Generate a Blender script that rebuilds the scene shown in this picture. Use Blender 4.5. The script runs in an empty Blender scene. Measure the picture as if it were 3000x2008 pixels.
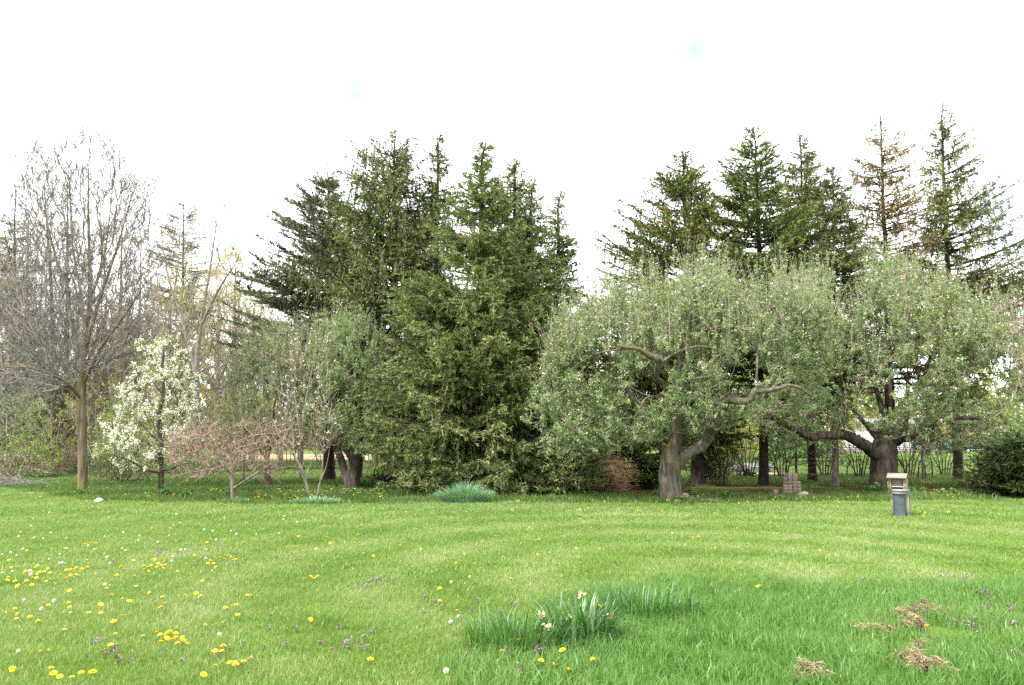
import bpy, math
import numpy as np

SC = bpy.context.scene
COL = SC.collection
RNG = np.random.default_rng(11)
PI = math.pi

# ------------------------------------------------------------------ camera
FPX, CXP, CYP, CAMZ = 2288.0, 1500.0, 1004.0, 1.6        # photograph: 3000 x 2008 px
PITCH = math.atan2(286.0, FPX)
cam = bpy.data.cameras.new('camera')
cam.sensor_width = 36.0
cam.lens = 36.0 * FPX / 3000.0
cam.clip_start = 0.1
cam.clip_end = 6000.0
camo = bpy.data.objects.new('camera', cam)
COL.objects.link(camo)
camo.location = (0, 0, CAMZ)
camo.rotation_euler = (PI / 2 + PITCH, 0, 0)
SC.camera = camo
SP, CP = math.sin(PITCH), math.cos(PITCH)

# ------------------------------------------------------------------ sky, sun, exposure
SUN_AZ, SUN_EL = math.radians(226), math.radians(51)      # azimuth clockwise from +Y
world = bpy.data.worlds.new('World')
SC.world = world
world.use_nodes = True
wn, wl = world.node_tree.nodes, world.node_tree.links
wn.clear()
w_out = wn.new('ShaderNodeOutputWorld')
w_bg = wn.new('ShaderNodeBackground')
w_bg.inputs['Strength'].default_value = 0.1
w_sky = wn.new('ShaderNodeTexSky')
w_sky.sky_type = 'NISHITA'
w_sky.sun_disc = False
w_sky.sun_elevation = SUN_EL
w_sky.sun_rotation = SUN_AZ
w_tc = wn.new('ShaderNodeTexCoord')
def w_math(op, a, b):
    t = wn.new('ShaderNodeMath')
    t.operation = op
    for k, v in enumerate((a, b)):
        if isinstance(v, (int, float)):
            t.inputs[k].default_value = v
        else:
            wl.new(v, t.inputs[k])
    return t.outputs[0]


w_noise = wn.new('ShaderNodeTexNoise')                     # ragged edges for the thin spots in the cloud
w_noise.inputs['Scale'].default_value = 26
w_noise.inputs['Detail'].default_value = 5
w_noise.inputs['Roughness'].default_value = 0.6
wl.new(w_tc.outputs['Generated'], w_noise.inputs['Vector'])
cover = None
for (dx, dy, dz), rad, deep in (((0.2266, 0.9145, 0.4786), 0.066, 0.885), ((-0.2244, 0.8942, 0.4149), 0.070, 0.79), ((-0.185, 0.905, 0.428), 0.046, 0.76), ((-0.3984, 0.8702, 0.4126), 0.028, 0.80), ((0.540, 0.8123, 0.2410), 0.07, 0.76),
                                ((-0.7, -0.3, 0.55), 0.10, 0.9), ((0.35, -0.6, 0.7), 0.08, 0.9), ((0.9, 0.1, 0.4), 0.08, 0.9)):
    ln = math.sqrt(dx * dx + dy * dy + dz * dz)
    dist = wn.new('ShaderNodeVectorMath')
    dist.operation = 'DISTANCE'
    dist.inputs[1].default_value = (dx / ln, dy / ln, dz / ln)
    wl.new(w_tc.outputs['Generated'], dist.inputs[0])
    mr = wn.new('ShaderNodeMapRange')
    mr.interpolation_type = 'SMOOTHSTEP'
    wl.new(w_math('ADD', dist.outputs['Value'], w_math('MULTIPLY', w_math('SUBTRACT', w_noise.outputs['Fac'], 0.5), rad * 0.9)), mr.inputs['Value'])
    mr.inputs['From Min'].default_value = 0.0
    mr.inputs['From Max'].default_value = rad
    mr.inputs['To Min'].default_value = 1 - deep
    mr.inputs['To Max'].default_value = 1.0
    cover = mr.outputs['Result'] if cover is None else w_math('MULTIPLY', cover, mr.outputs['Result'])
w_mix = wn.new('ShaderNodeMix')
w_mix.data_type = 'RGBA'
w_mix.inputs['B'].default_value = (11.2, 11.3, 11.6, 1)
wl.new(cover, w_mix.inputs['Factor'])
wl.new(w_sky.outputs['Color'], w_mix.inputs['A'])
wl.new(w_mix.outputs['Result'], w_bg.inputs['Color'])
wl.new(w_bg.outputs['Background'], w_out.inputs['Surface'])

sun = bpy.data.lights.new('sun', 'SUN')
sun.energy = 3.0
sun.angle = math.radians(4.0)
sun.color = (1.0, 0.95, 0.86)
suno = bpy.data.objects.new('sun', sun)
COL.objects.link(suno)
sd = np.array([math.sin(SUN_AZ) * math.cos(SUN_EL), math.cos(SUN_AZ) * math.cos(SUN_EL), math.sin(SUN_EL)])
from mathutils import Vector, Matrix, Euler
suno.rotation_euler = Vector(sd).to_track_quat('Z', 'Y').to_euler()
suno.location = (-20, -20, 30)

SC.view_settings.view_transform = 'Standard'
SC.view_settings.look = 'None'
SC.view_settings.gamma = 1.0
SC.view_settings.use_curve_mapping = False
SC.view_settings.exposure = 1.7
SC.cycles.max_bounces = 6
SC.cycles.diffuse_bounces = 3
SC.cycles.glossy_bounces = 2
SC.cycles.transmission_bounces = 3
SC.cycles.transparent_max_bounces = 4
SC.cycles.use_denoising = False
SC.cycles.use_adaptive_sampling = False


# ------------------------------------------------------------------ pixel <-> place
def ray(px, py):
    px, py = np.asarray(px, float), np.asarray(py, float)
    x = (px - CXP) / FPX
    v = -(py - CYP) / FPX
    return np.stack([x, CP - v * SP + 0 * x, SP + v * CP + 0 * x], -1)


def gnd(px, py):
    d = ray(px, py)
    return np.array([0, 0, CAMZ]) + d * (-CAMZ / d[..., 2:3])


def at(px, py, Y):
    d = ray(px, py)
    return np.array([0, 0, CAMZ]) + d * (np.asarray(Y, float) / d[..., 1])[..., None]


def norm(v):
    return v / np.maximum(np.linalg.norm(v, axis=-1, keepdims=True), 1e-9)


def in_poly(x, y, poly):
    inside = np.zeros(len(x), bool)
    n = len(poly)
    for i in range(n):
        (x1, y1), (x2, y2) = poly[i], poly[(i + 1) % n]
        c = (y1 > y) != (y2 > y)
        inside ^= c & (x < (x2 - x1) * (y - y1) / ((y2 - y1) or 1e-9) + x1)
    return inside


# ------------------------------------------------------------------ materials
def newmat(name):
    m = bpy.data.materials.new(name)
    m.use_nodes = True
    nt = m.node_tree
    nt.nodes.clear()
    return m, nt.nodes, nt.links, nt.nodes.new('ShaderNodeOutputMaterial')


def ramp(nodes, stops):
    r = nodes.new('ShaderNodeValToRGB')
    e = r.color_ramp.elements
    while len(e) < len(stops):
        e.new(0.5)
    for el, (p, c) in zip(e, stops):
        el.position = p
        el.color = (*c, 1)
    return r


def leafmat(name, stops, transl=0.35, gloss=0.04, tcol=(1.25, 1.25, 0.6)):
    m, n, l, out = newmat(name)
    a = n.new('ShaderNodeAttribute')
    a.attribute_name = 'tint'
    r = ramp(n, stops)
    l.new(a.outputs['Fac'], r.inputs['Fac'])
    d = n.new('ShaderNodeBsdfDiffuse')
    l.new(r.outputs['Color'], d.inputs['Color'])
    last = d.outputs[0]
    if transl:
        t = n.new('ShaderNodeBsdfTranslucent')
        mul = n.new('ShaderNodeMix')
        mul.data_type = 'RGBA'
        mul.blend_type = 'MULTIPLY'
        mul.inputs['Factor'].default_value = 1
        mul.inputs['B'].default_value = (*tcol, 1)
        l.new(r.outputs['Color'], mul.inputs['A'])
        l.new(mul.outputs['Result'], t.inputs['Color'])
        mx = n.new('ShaderNodeMixShader')
        mx.inputs[0].default_value = transl
        l.new(last, mx.inputs[1])
        l.new(t.outputs[0], mx.inputs[2])
        last = mx.outputs[0]
    if gloss:
        g = n.new('ShaderNodeBsdfGlossy')
        g.inputs['Roughness'].default_value = 0.45
        g.inputs['Color'].default_value = (1, 1, 1, 1)
        mx = n.new('ShaderNodeMixShader')
        mx.inputs[0].default_value = gloss
        l.new(last, mx.inputs[1])
        l.new(g.outputs[0], mx.inputs[2])
        last = mx.outputs[0]
    l.new(last, out.inputs['Surface'])
    return m


def barkmat(name, c1, c2, c3=None, scale=9.0, stretch=0.18, bump=0.6, moss=None):
    m, n, l, out = newmat(name)
    tc = n.new('ShaderNodeNewGeometry')
    mp = n.new('ShaderNodeMapping')
    mp.inputs['Scale'].default_value = (1, 1, stretch)
    l.new(tc.outputs['Position'], mp.inputs['Vector'])
    no = n.new('ShaderNodeTexNoise')
    no.inputs['Scale'].default_value = scale
    no.inputs['Detail'].default_value = 6
    no.inputs['Roughness'].default_value = 0.65
    l.new(mp.outputs[0], no.inputs['Vector'])
    r = ramp(n, [(0.36, c1), (0.52, c2), (0.68, c3 or c2)])
    l.new(no.outputs['Fac'], r.inputs['Fac'])
    col = r.outputs['Color']
    if moss:
        n2 = n.new('ShaderNodeTexNoise')
        n2.inputs['Scale'].default_value = 2.2
        n2.inputs['Detail'].default_value = 3
        l.new(tc.outputs['Position'], n2.inputs['Vector'])
        rr = ramp(n, [(0.48, (0, 0, 0)), (0.62, (0.75, 0.75, 0.75))])
        l.new(n2.outputs['Fac'], rr.inputs['Fac'])
        mx = n.new('ShaderNodeMix')
        mx.data_type = 'RGBA'
        mx.inputs['B'].default_value = (*moss, 1)
        l.new(rr.outputs['Color'], mx.inputs['Factor'])
        l.new(col, mx.inputs['A'])
        col = mx.outputs['Result']
    b = n.new('ShaderNodeBsdfPrincipled')
    b.inputs['Roughness'].default_value = 0.9
    b.inputs['Specular IOR Level'].default_value = 0.2
    l.new(col, b.inputs['Base Color'])
    if bump:
        bp = n.new('ShaderNodeBump')
        bp.inputs['Strength'].default_value = bump
        bp.inputs['Distance'].default_value = 0.03
        l.new(no.outputs['Fac'], bp.inputs['Height'])
        l.new(bp.outputs[0], b.inputs['Normal'])
    l.new(b.outputs[0], out.inputs['Surface'])
    return m


def plainmat(name, c1, c2=None, scale=20, rough=0.7, bump=0.0, metallic=0.0, stretch=(1, 1, 1), spec=0.4):
    m, n, l, out = newmat(name)
    b = n.new('ShaderNodeBsdfPrincipled')
    b.inputs['Roughness'].default_value = rough
    b.inputs['Metallic'].default_value = metallic
    b.inputs['Specular IOR Level'].default_value = spec
    tc = n.new('ShaderNodeTexCoord')
    mp = n.new('ShaderNodeMapping')
    mp.inputs['Scale'].default_value = stretch
    l.new(tc.outputs['Object'], mp.inputs['Vector'])
    no = n.new('ShaderNodeTexNoise')
    no.inputs['Scale'].default_value = scale
    no.inputs['Detail'].default_value = 6
    no.inputs['Roughness'].default_value = 0.65
    l.new(mp.outputs[0], no.inputs['Vector'])
    r = ramp(n, [(0.33, c1), (0.67, c2 or c1)])
    l.new(no.outputs['Fac'], r.inputs['Fac'])
    l.new(r.outputs['Color'], b.inputs['Base Color'])
    if bump:
        bp = n.new('ShaderNodeBump')
        bp.inputs['Strength'].default_value = bump
        bp.inputs['Distance'].default_value = 0.02
        l.new(no.outputs['Fac'], bp.inputs['Height'])
        l.new(bp.outputs[0], b.inputs['Normal'])
    l.new(b.outputs[0], out.inputs['Surface'])
    return m


# ------------------------------------------------------------------ objects
def link(name, data, parent=None, loc=(0, 0, 0)):
    o = bpy.data.objects.new(name, data)
    COL.objects.link(o)
    o.location = loc
    if parent is not None:
        o.parent = parent
    return o


def tag(o, label=None, cat=None, group=None, kind=None):
    if label: o['label'] = label
    if cat: o['category'] = cat
    if group: o['group'] = group
    if kind: o['kind'] = kind
    return o


def thing(name, label, cat, loc, group=None):
    return tag(link(name, None, None, tuple(float(v) for v in loc)), label, cat, group)


def mesh_data(name, V, faces, mat, tint=None, smooth=False):
    """V (n,3); faces: list of (m,k) index arrays."""
    me = bpy.data.meshes.new(name)
    V = np.ascontiguousarray(V, np.float32)
    faces = [np.asarray(f, np.int32) for f in (faces if isinstance(faces, (list, tuple)) else [faces]) if len(f)]
    me.vertices.add(len(V))
    me.vertices.foreach_set('co', V.ravel())
    nl = sum(f.size for f in faces)
    npol = sum(len(f) for f in faces)
    me.loops.add(nl)
    me.polygons.add(npol)
    me.loops.foreach_set('vertex_index', np.concatenate([f.ravel() for f in faces]))
    tot = np.concatenate([np.full(len(f), f.shape[1], np.int32) for f in faces])
    st = np.concatenate([[0], np.cumsum(tot)[:-1]]).astype(np.int32)
    me.polygons.foreach_set('loop_start', st)
    me.polygons.foreach_set('loop_total', tot)
    if smooth:
        me.polygons.foreach_set('use_smooth', np.ones(npol, bool))
    if tint is not None:
        a = me.attributes.new('tint', 'FLOAT', 'POINT')
        a.data.foreach_set('value', np.ascontiguousarray(tint, np.float32))
    me.update(calc_edges=True)
    if mat is not None:
        me.materials.append(mat)
    return me


def part(name, V, faces, mat, parent=None, tint=None, smooth=False):
    """A mesh given in world coordinates, put under its thing."""
    off = np.array(parent.location) if parent is not None else np.zeros(3)
    if parent is not None and parent.parent is not None:
        off = off + np.array(parent.parent.location)
    return link(name, mesh_data(name, np.asarray(V) - off, faces, mat, tint, smooth), parent)


class MB:
    """collects pieces of geometry for one mesh"""
    def __init__(s):
        s.V, s.F, s.T, s.n = [], {}, [], 0

    def add(s, V, *faces, tint=0.5):
        V = np.asarray(V, float).reshape(-1, 3)
        for f in faces:
            f = np.asarray(f)
            if len(f):
                s.F.setdefault(f.shape[1], []).append(f + s.n)
        s.V.append(V)
        t = np.asarray(tint, float)
        s.T.append(np.full(len(V), float(t)) if t.ndim == 0 else t)
        s.n += len(V)
        return s

    def arrays(s):
        return np.concatenate(s.V), [np.concatenate(v) for v in s.F.values()], np.concatenate(s.T)

    def build(s, name, mat, parent=None, smooth=False):
        V, F, T = s.arrays()
        return part(name, V, F, mat, parent, T, smooth)

    def data(s, name, mat, smooth=False):
        V, F, T = s.arrays()
        return mesh_data(name, V, F, mat, T, smooth)

    def box(s, c, size, rot=(0, 0, 0), tint=0.5, bev=0.0):
        c = np.asarray(c, float)
        h = np.asarray(size, float) / 2
        if bev:
            # chamfered box: 24 vertices
            b = min(bev, h.min() * 0.6)
            V = []
            for sx in (-1, 1):
                for sy in (-1, 1):
                    for sz in (-1, 1):
                        sg = np.array([sx, sy, sz])
                        for ax in range(3):
                            p = sg * (h - b)
                            p[ax] = sg[ax] * h[ax]
                            V.append(p)
            V = np.array(V)
            idx = lambda sx, sy, sz, ax: (((sx > 0) * 2 + (sy > 0)) * 2 + (sz > 0)) * 3 + ax
            Q, T3 = [], []
            for ax in range(3):
                o1, o2 = (ax + 1) % 3, (ax + 2) % 3
                for sg in (-1, 1):
                    q = []
                    for a, b2 in ((-1, -1), (1, -1), (1, 1), (-1, 1)):
                        t = [0, 0, 0]; t[ax] = sg; t[o1] = a; t[o2] = b2
                        q.append(idx(*t, ax))
                    Q.append(q if sg > 0 else q[::-1])
            for ax in range(3):
                o1, o2 = (ax + 1) % 3, (ax + 2) % 3
                for a in (-1, 1):
                    for b2 in (-1, 1):
                        t0 = [0, 0, 0]; t0[o1] = a; t0[o2] = b2; t0[ax] = -1
                        t1 = list(t0); t1[ax] = 1
                        q = [idx(*t0, o1), idx(*t1, o1), idx(*t1, o2), idx(*t0, o2)]
                        Q.append(q if a * b2 < 0 else q[::-1])
            for sx in (-1, 1):
                for sy in (-1, 1):
                    for sz in (-1, 1):
                        t = [idx(sx, sy, sz, k) for k in range(3)]
                        T3.append(t if sx * sy * sz > 0 else t[::-1])
            R = np.array(Euler(rot).to_matrix())
            return s.add(V @ R.T + c, Q, T3, tint=tint)
        V = np.array([[x, y, z] for x in (-1, 1) for y in (-1, 1) for z in (-1, 1)]) * h
        R = np.array(Euler(rot).to_matrix())
        return s.add(V @ R.T + c, [[0, 1, 3, 2], [4, 6, 7, 5], [0, 4, 5, 1], [2, 3, 7, 6], [0, 2, 6, 4], [1, 5, 7, 3]], tint=tint)


def tubes(P, R, sides=3, cap=False):
    """P (N,n,3), R (N,n): N tubes of n rings -> verts, quads"""
    P = np.asarray(P, float)
    R = np.asarray(R, float)
    N, n = P.shape[:2]
    T = np.empty_like(P)
    T[:, 1:-1] = P[:, 2:] - P[:, :-2]
    T[:, 0] = P[:, 1] - P[:, 0]
    T[:, -1] = P[:, -1] - P[:, -2]
    T = norm(T)
    mean = np.abs(norm(P[:, -1] - P[:, 0]))
    ref = np.zeros((N, 3))
    ref[np.arange(N), mean.argmin(1)] = 1
    u = norm(np.cross(T, ref[:, None]))
    v = np.cross(T, u)
    a = np.arange(sides) * 2 * PI / sides
    V = P[:, :, None] + R[:, :, None, None] * (np.cos(a)[:, None] * u[:, :, None] + np.sin(a)[:, None] * v[:, :, None])
    idx = np.arange(N * n * sides).reshape(N, n, sides)
    A, B = idx[:, :-1], idx[:, 1:]
    Q = np.stack([A, np.roll(A, -1, 2), np.roll(B, -1, 2), B], -1).reshape(-1, 4)
    return V.reshape(-1, 3), Q


def strips(P, R, rg):
    """thin twigs as narrow two-faced blades of wood"""
    P = np.asarray(P, float)
    R = np.asarray(R, float)
    N, n = P.shape[:2]
    s = perp(norm(P[:, -1] - P[:, 0]), rg)[:, None] * R[..., None] * 1.3
    V = np.stack([P - s, P + s], 2)
    i = np.arange(N * n * 2).reshape(N, n, 2)
    Q = np.stack([i[:, :-1, 0], i[:, :-1, 1], i[:, 1:, 1], i[:, 1:, 0]], -1).reshape(-1, 4)
    return V.reshape(-1, 3), Q


def leaf_tris(pos, d, L, W, rg):
    n = len(pos)
    d = norm(d)
    s = perp(d, rg)
    L = np.broadcast_to(L, n)[:, None]
    W = np.broadcast_to(W, n)[:, None]
    mid = pos + d * L * rg.uniform(0.0, 0.5, (n, 1))
    V = np.stack([mid - s * W / 2, mid + s * W / 2, pos + d * L], 1)
    return V.reshape(-1, 3), np.arange(3 * n).reshape(n, 3)


def catmull(P, n):
    P = np.asarray(P, float)
    Q = np.vstack([2 * P[0] - P[1], P, 2 * P[-1] - P[-2]])
    seg = np.linalg.norm(np.diff(P[:, :3], axis=0), axis=1)
    cum = np.concatenate([[0], np.cumsum(seg)])
    s = np.linspace(0, cum[-1], n)
    i = np.clip(np.searchsorted(cum, s, side='right') - 1, 0, len(seg) - 1)
    t = ((s - cum[i]) / np.maximum(seg[i], 1e-9))[:, None]
    p0, p1, p2, p3 = Q[i], Q[i + 1], Q[i + 2], Q[i + 3]
    return 0.5 * (2 * p1 + (p2 - p0) * t + (2 * p0 - 5 * p1 + 4 * p2 - p3) * t ** 2 + (3 * p1 - p0 - 3 * p2 + p3) * t ** 3)


def bark_tube(P, R, sides, rough=0.07, flare=0.0, seed=0, cap=True):
    """one limb with an uneven, ridged surface"""
    rg = np.random.default_rng(seed)
    P = np.asarray(P, float); R = np.asarray(R, float)
    V, Q = tubes(P[None], R[None], sides)
    n = len(P)
    V = V.reshape(n, sides, 3)
    a = np.arange(sides) * 2 * PI / sides
    s = np.linspace(0, 1, n) * n
    k = np.zeros((n, sides))
    for _ in range(5):
        f = rg.integers(2, max(3, sides // 3))
        k += np.sin(f * a[None] + rg.uniform(0, 6) + 0.3 * np.sin(s * rg.uniform(0.1, 0.4) + rg.uniform(0, 6))[:, None]) * rg.uniform(0.4, 1)
    k = k / 2.5 + rg.normal(0, 0.35, (n, sides))
    mul = 1 + rough * k
    if flare:
        z = np.linalg.norm(P - P[0], axis=1)
        fl = flare * np.exp(-z / (R[0] * 1.1))
        lob = 0.6 + 0.4 * np.sin(a * rg.integers(4, 6) + rg.uniform(0, 6))
        mul = mul + fl[:, None] * lob[None]
    V = P[:, None] + (V - P[:, None]) * mul[..., None]
    V = V.reshape(-1, 3)
    F = [Q]
    if cap:
        V = np.vstack([V, P[-1] + (P[-1] - P[-2]) * 0.02])
        e = (n - 1) * sides + np.arange(sides)
        F.append(np.stack([e, np.roll(e, -1), np.full(sides, len(V) - 1)], 1))
    return V, F


def perp(d, rg):
    r = rg.normal(size=d.shape)
    return norm(r - (r * d).sum(-1, keepdims=True) * d)


def leaf_quads(pos, d, L, W, rg, fold=0.25):
    n = len(pos)
    d = norm(d)
    s = perp(d, rg)
    nm = np.cross(d, s)
    L = np.broadcast_to(L, n)[:, None]
    W = np.broadcast_to(W, n)[:, None]
    mid = pos + d * L * 0.45
    V = np.stack([pos, mid + s * W / 2 + nm * W * fold, pos + d * L, mid - s * W / 2 + nm * W * fold], 1)
    return V.reshape(-1, 3), np.arange(4 * n).reshape(n, 4)


def needle_tris(pos, d, L, W, rg):
    n = len(pos)
    d = norm(d)
    s = perp(d, rg)
    L = np.broadcast_to(L, n)[:, None]
    W = np.broadcast_to(W, n)[:, None]
    V = np.stack([pos - s * W / 2, pos + s * W / 2, pos + d * L], 1)
    return V.reshape(-1, 3), np.arange(3 * n).reshape(n, 3)


# ------------------------------------------------------------------ palette
M = {}
M['needle_mid'] = leafmat('needle_mid', [(0.0, (0.045, 0.061, 0.025)), (0.45, (0.087, 0.117, 0.038)), (0.8, (0.146, 0.173, 0.058)), (1.0, (0.200, 0.193, 0.078))], 0.12, 0.012)
M['needle_front'] = leafmat('needle_front', [(0.0, (0.063, 0.089, 0.029)), (0.45, (0.126, 0.174, 0.054)), (0.8, (0.191, 0.235, 0.085)), (1.0, (0.253, 0.263, 0.113))], 0.15, 0.012)
M['needle_bright'] = leafmat('needle_bright', [(0.0, (0.034, 0.059, 0.019)), (0.5, (0.083, 0.122, 0.032)), (1.0, (0.166, 0.200, 0.049))], 0.18, 0.012)
M['needle_grey'] = leafmat('needle_grey', [(0.0, (0.052, 0.063, 0.035)), (0.5, (0.117, 0.135, 0.079)), (1.0, (0.205, 0.216, 0.139))], 0.12, 0.012)
M['needle_brown'] = leafmat('needle_brown', [(0.0, (0.053, 0.074, 0.017)), (0.45, (0.097, 0.135, 0.032)), (0.75, (0.138, 0.132, 0.037)), (1.0, (0.177, 0.123, 0.039))], 0.1, 0.012)
M['needle_rust'] = leafmat('needle_rust', [(0.0, (0.103, 0.095, 0.034)), (0.5, (0.200, 0.170, 0.067)), (1.0, (0.266, 0.158, 0.080))], 0.15, 0.012)
M['needle_dark'] = leafmat('needle_dark', [(0.0, (0.012, 0.023, 0.006)), (0.5, (0.031, 0.052, 0.013)), (1.0, (0.076, 0.103, 0.026))], 0.1, 0.012)
M['cone'] = leafmat('cone', [(0.0, (0.056, 0.030, 0.015)), (1.0, (0.128, 0.072, 0.038))], 0.0, 0.03)
M['apple_leaf'] = leafmat('apple_leaf', [(0.0, (0.076, 0.133, 0.038)), (0.5, (0.174, 0.254, 0.087)), (0.85, (0.256, 0.339, 0.160)), (1.0, (0.338, 0.392, 0.256))], 0.4, 0.03)
M['apple_leaf_pale'] = leafmat('apple_leaf_pale', [(0.0, (0.090, 0.135, 0.054)), (0.5, (0.180, 0.237, 0.106)), (1.0, (0.276, 0.322, 0.192))], 0.4, 0.03)
M['apple_bud'] = leafmat('apple_bud', [(0.0, (0.48, 0.20, 0.21)), (0.45, (0.62, 0.42, 0.40)), (1.0, (0.78, 0.70, 0.66))], 0.3, 0.02, (1, 1, 1))
M['pear_blossom'] = leafmat('pear_blossom', [(0.0, (0.570, 0.596, 0.424)), (0.5, (0.703, 0.708, 0.583)), (1.0, (0.779, 0.763, 0.689))], 0.35, 0.02, (1, 1, 1))
M['pear_leaf'] = leafmat('pear_leaf', [(0.0, (0.12, 0.15, 0.03)), (1.0, (0.24, 0.27, 0.07))], 0.4, 0.03)
M['pink'] = leafmat('pink', [(0.0, (0.345, 0.091, 0.098)), (0.5, (0.444, 0.176, 0.166)), (1.0, (0.566, 0.338, 0.294))], 0.3, 0.02, (1, 1, 1))
M['magenta'] = leafmat('magenta', [(0.0, (0.50, 0.16, 0.30)), (1.0, (0.70, 0.36, 0.48))], 0.3, 0.02, (1, 1, 1))
M['white_bloom'] = leafmat('white_bloom', [(0.0, (0.72, 0.62, 0.60)), (1.0, (0.82, 0.80, 0.78))], 0.3, 0.02, (1, 1, 1))
M['willow'] = leafmat('willow', [(0.0, (0.24, 0.25, 0.075)), (0.5, (0.36, 0.35, 0.115)), (1.0, (0.46, 0.42, 0.17))], 0.45, 0.0)
M['spring_leaf'] = leafmat('spring_leaf', [(0.0, (0.10, 0.17, 0.025)), (0.5, (0.18, 0.27, 0.05)), (1.0, (0.30, 0.36, 0.10))], 0.4, 0.03)
M['weed_leaf'] = leafmat('weed_leaf', [(0.0, (0.035, 0.10, 0.022)), (0.5, (0.07, 0.17, 0.04)), (1.0, (0.14, 0.25, 0.07))], 0.35, 0.03)
M['thicket_leaf'] = leafmat('thicket_leaf', [(0.0, (0.12, 0.125, 0.045)), (0.5, (0.20, 0.18, 0.085)), (1.0, (0.28, 0.24, 0.13))], 0.3, 0.0)
M['bark_maple'] = barkmat('bark_maple', (0.055, 0.042, 0.028), (0.124, 0.097, 0.060), (0.212, 0.175, 0.124), 9, 0.12, 0.8, moss=(0.115, 0.092, 0.032))
M['twig_maple'] = barkmat('twig_maple', (0.113, 0.103, 0.088), (0.162, 0.147, 0.130), (0.221, 0.203, 0.185), 6, 1, 0)
M['bark_apple'] = barkmat('bark_apple', (0.036, 0.029, 0.021), (0.094, 0.080, 0.062), (0.160, 0.145, 0.121), 13, 0.16, 1.0, moss=(0.079, 0.069, 0.026))
M['bark_apple_dark'] = barkmat('bark_apple_dark', (0.021, 0.015, 0.011), (0.051, 0.038, 0.028), (0.102, 0.081, 0.062), 11, 0.16, 1.0)
M['twig_apple'] = barkmat('twig_apple', (0.13, 0.10, 0.085), (0.20, 0.16, 0.135), (0.29, 0.25, 0.22), 6, 1, 0)
M['bark_spruce'] = barkmat('bark_spruce', (0.017, 0.012, 0.009), (0.034, 0.026, 0.020), (0.058, 0.047, 0.037), 14, 0.3, 0.8)
M['bark_red'] = barkmat('bark_red', (0.042, 0.025, 0.017), (0.105, 0.059, 0.042), (0.168, 0.112, 0.084), 14, 0.25, 0.8)
M['bark_pale'] = barkmat('bark_pale', (0.102, 0.080, 0.064), (0.166, 0.134, 0.109), (0.269, 0.243, 0.211), 10, 0.3, 0.4)
M['twig_peach'] = barkmat('twig_peach', (0.122, 0.081, 0.065), (0.207, 0.145, 0.115), (0.260, 0.210, 0.168), 6, 1, 0)
M['twig_tan'] = barkmat('twig_tan', (0.122, 0.099, 0.064), (0.199, 0.162, 0.111), (0.267, 0.230, 0.162), 5, 1, 0)
M['twig_dark'] = barkmat('twig_dark', (0.028, 0.022, 0.017), (0.052, 0.042, 0.032), (0.091, 0.073, 0.056), 6, 1, 0)
M['deadwood'] = barkmat('deadwood', (0.135, 0.083, 0.045), (0.243, 0.160, 0.090), (0.324, 0.230, 0.150), 6, 1, 0)


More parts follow.
